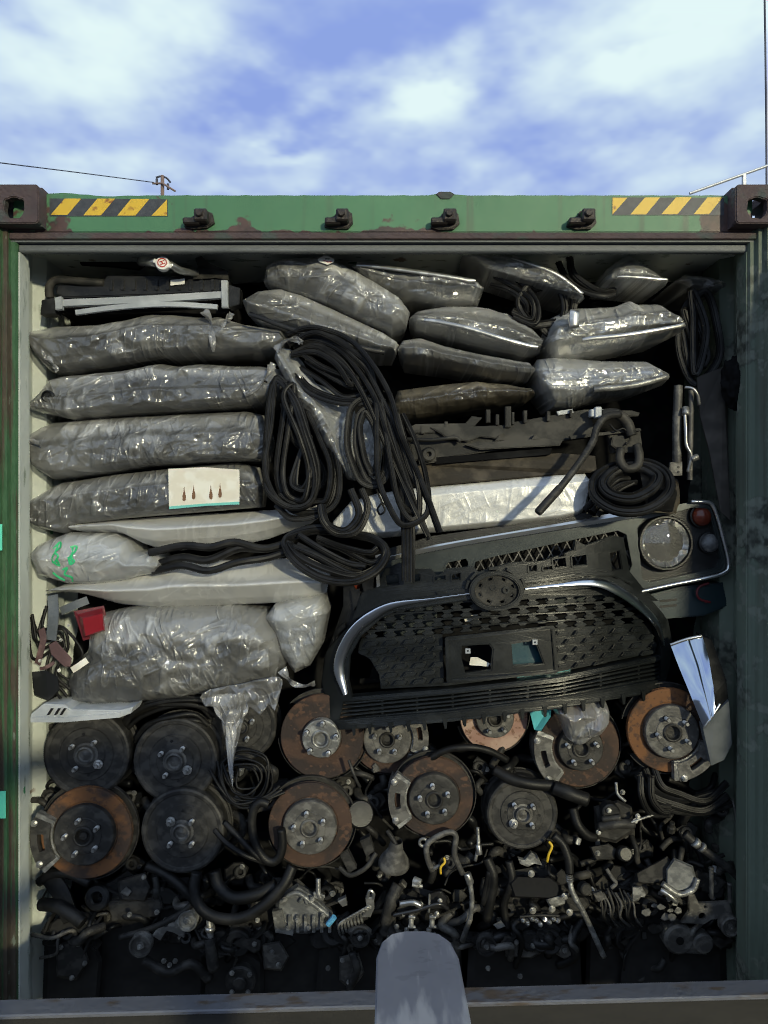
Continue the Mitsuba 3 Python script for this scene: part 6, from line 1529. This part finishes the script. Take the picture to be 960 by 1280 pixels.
# 8: right of centre, low: wires and brackets
e = engine('dark engine tangled in wires between the pale pipe and the pump housing')
rest(e, [(736, 1090), (790, 1080), (800, 1130), (800, 1290), (730, 1290)], 2.56)
detail(e, 736, 794, 1086, 1178, 2.548, 27, 106)
obj('sensor', [put(cyl(.02, -.01, .02, 24, .004), P(730, 1110, 2.45), (.2, -1, .2))], 'dusty_plastic', e, 30)
for i in range(9):
    x = 744 + 5 * i
    obj('wire', tube([(x, 1110 + 3 * (i % 3), 2.46), (x + 8, 1128 + 2 * i % 7, 2.44), (x + 10 - 4 * (i % 2), 1146, 2.44), (x + 18, 1158, 2.46)], 1.3 + .5 * (i % 2), k=4), ('dusty_plastic', 'rubber', 'grey_iron')[i % 3], e, True)
obj('bracket', [tube([(758, 1086, 2.44), (766, 1098, 2.43), (770, 1104, 2.43), (764, 1110, 2.43)], 2.4, k=4), plate([(742, 1118), (752, 1114), (758, 1124), (748, 1128)], 2.44, .015, .002)], 'grey_iron', e, 30)
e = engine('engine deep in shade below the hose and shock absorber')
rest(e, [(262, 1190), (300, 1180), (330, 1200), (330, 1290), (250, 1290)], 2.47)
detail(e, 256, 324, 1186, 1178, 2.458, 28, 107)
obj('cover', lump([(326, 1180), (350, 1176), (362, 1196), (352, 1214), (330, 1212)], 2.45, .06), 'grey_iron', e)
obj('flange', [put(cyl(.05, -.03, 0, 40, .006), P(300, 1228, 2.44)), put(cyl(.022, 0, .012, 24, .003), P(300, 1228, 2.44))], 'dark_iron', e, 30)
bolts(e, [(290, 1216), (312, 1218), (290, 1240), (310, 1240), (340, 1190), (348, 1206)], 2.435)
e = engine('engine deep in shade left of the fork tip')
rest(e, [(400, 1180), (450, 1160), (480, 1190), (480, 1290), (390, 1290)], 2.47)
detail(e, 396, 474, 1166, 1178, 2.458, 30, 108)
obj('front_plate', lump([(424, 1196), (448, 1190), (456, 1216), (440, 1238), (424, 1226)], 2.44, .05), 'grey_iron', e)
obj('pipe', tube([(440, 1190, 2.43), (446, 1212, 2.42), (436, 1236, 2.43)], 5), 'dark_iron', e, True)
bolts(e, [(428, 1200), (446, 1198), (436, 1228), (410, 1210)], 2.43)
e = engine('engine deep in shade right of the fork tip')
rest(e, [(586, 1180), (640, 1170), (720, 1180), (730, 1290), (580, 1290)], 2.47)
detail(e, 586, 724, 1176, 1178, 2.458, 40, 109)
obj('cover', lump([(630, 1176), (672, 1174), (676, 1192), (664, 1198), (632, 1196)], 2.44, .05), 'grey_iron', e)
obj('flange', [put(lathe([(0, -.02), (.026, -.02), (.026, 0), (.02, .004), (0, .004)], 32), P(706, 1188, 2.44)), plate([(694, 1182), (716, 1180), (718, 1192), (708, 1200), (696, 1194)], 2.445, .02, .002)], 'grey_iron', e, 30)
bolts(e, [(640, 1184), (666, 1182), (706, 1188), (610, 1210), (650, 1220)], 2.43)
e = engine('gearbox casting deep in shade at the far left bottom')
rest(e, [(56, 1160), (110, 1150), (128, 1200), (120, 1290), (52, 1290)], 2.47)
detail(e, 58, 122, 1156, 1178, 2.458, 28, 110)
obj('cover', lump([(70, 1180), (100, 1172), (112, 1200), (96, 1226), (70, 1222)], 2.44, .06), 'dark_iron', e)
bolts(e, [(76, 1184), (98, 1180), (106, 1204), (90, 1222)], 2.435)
lone_pulley('dark pulley left of the fork tip', 450, 1172, 12.5, 2.41, 'dark_iron')
lone_pulley('dark pulley right of the fork tip', 608, 1183, 12.5, 2.41, 'dark_iron')
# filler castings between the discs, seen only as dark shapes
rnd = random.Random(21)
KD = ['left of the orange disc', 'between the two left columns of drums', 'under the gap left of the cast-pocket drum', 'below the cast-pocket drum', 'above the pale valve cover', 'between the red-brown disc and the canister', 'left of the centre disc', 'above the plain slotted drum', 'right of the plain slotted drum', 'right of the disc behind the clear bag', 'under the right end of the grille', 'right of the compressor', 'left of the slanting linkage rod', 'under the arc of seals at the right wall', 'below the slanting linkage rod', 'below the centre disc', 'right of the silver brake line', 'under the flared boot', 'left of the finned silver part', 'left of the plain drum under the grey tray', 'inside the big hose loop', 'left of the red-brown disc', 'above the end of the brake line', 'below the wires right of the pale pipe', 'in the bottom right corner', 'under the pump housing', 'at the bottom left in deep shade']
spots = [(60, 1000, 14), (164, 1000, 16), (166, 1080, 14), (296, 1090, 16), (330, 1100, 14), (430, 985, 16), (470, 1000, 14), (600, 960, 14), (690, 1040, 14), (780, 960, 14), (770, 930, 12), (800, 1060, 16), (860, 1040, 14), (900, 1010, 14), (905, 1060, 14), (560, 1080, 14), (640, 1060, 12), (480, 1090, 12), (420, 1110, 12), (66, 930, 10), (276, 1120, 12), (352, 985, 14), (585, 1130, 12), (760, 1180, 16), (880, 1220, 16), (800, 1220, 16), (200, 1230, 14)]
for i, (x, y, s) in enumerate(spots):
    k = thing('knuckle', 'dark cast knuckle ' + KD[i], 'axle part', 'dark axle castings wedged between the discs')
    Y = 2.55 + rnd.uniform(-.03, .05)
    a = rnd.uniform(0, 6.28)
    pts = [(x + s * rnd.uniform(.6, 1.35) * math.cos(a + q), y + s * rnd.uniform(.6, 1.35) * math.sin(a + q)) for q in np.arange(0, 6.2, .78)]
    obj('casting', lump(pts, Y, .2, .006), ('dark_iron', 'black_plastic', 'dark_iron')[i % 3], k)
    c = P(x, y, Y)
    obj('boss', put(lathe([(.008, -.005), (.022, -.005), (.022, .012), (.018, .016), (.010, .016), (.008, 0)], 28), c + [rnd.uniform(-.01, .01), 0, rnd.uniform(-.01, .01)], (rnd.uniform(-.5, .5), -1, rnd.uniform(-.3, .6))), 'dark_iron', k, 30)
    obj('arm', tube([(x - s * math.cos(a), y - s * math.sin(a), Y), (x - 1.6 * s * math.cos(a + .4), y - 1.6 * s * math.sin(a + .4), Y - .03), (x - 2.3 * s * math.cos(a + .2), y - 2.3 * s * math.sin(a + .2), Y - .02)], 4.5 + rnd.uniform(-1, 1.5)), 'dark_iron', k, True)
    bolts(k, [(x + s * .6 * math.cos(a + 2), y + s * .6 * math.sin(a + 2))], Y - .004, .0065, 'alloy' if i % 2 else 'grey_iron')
# thin chrome rod at the right wall
k = obj('thin_rod', tube([(916, 1000, 2.45), (920, 1020, 2.45), (922, 1032, 2.45)], 1.2, k=2), 'alloy'); labels[k] = {'label': 'thin silver rod standing by the right wall', 'category': 'rod'}

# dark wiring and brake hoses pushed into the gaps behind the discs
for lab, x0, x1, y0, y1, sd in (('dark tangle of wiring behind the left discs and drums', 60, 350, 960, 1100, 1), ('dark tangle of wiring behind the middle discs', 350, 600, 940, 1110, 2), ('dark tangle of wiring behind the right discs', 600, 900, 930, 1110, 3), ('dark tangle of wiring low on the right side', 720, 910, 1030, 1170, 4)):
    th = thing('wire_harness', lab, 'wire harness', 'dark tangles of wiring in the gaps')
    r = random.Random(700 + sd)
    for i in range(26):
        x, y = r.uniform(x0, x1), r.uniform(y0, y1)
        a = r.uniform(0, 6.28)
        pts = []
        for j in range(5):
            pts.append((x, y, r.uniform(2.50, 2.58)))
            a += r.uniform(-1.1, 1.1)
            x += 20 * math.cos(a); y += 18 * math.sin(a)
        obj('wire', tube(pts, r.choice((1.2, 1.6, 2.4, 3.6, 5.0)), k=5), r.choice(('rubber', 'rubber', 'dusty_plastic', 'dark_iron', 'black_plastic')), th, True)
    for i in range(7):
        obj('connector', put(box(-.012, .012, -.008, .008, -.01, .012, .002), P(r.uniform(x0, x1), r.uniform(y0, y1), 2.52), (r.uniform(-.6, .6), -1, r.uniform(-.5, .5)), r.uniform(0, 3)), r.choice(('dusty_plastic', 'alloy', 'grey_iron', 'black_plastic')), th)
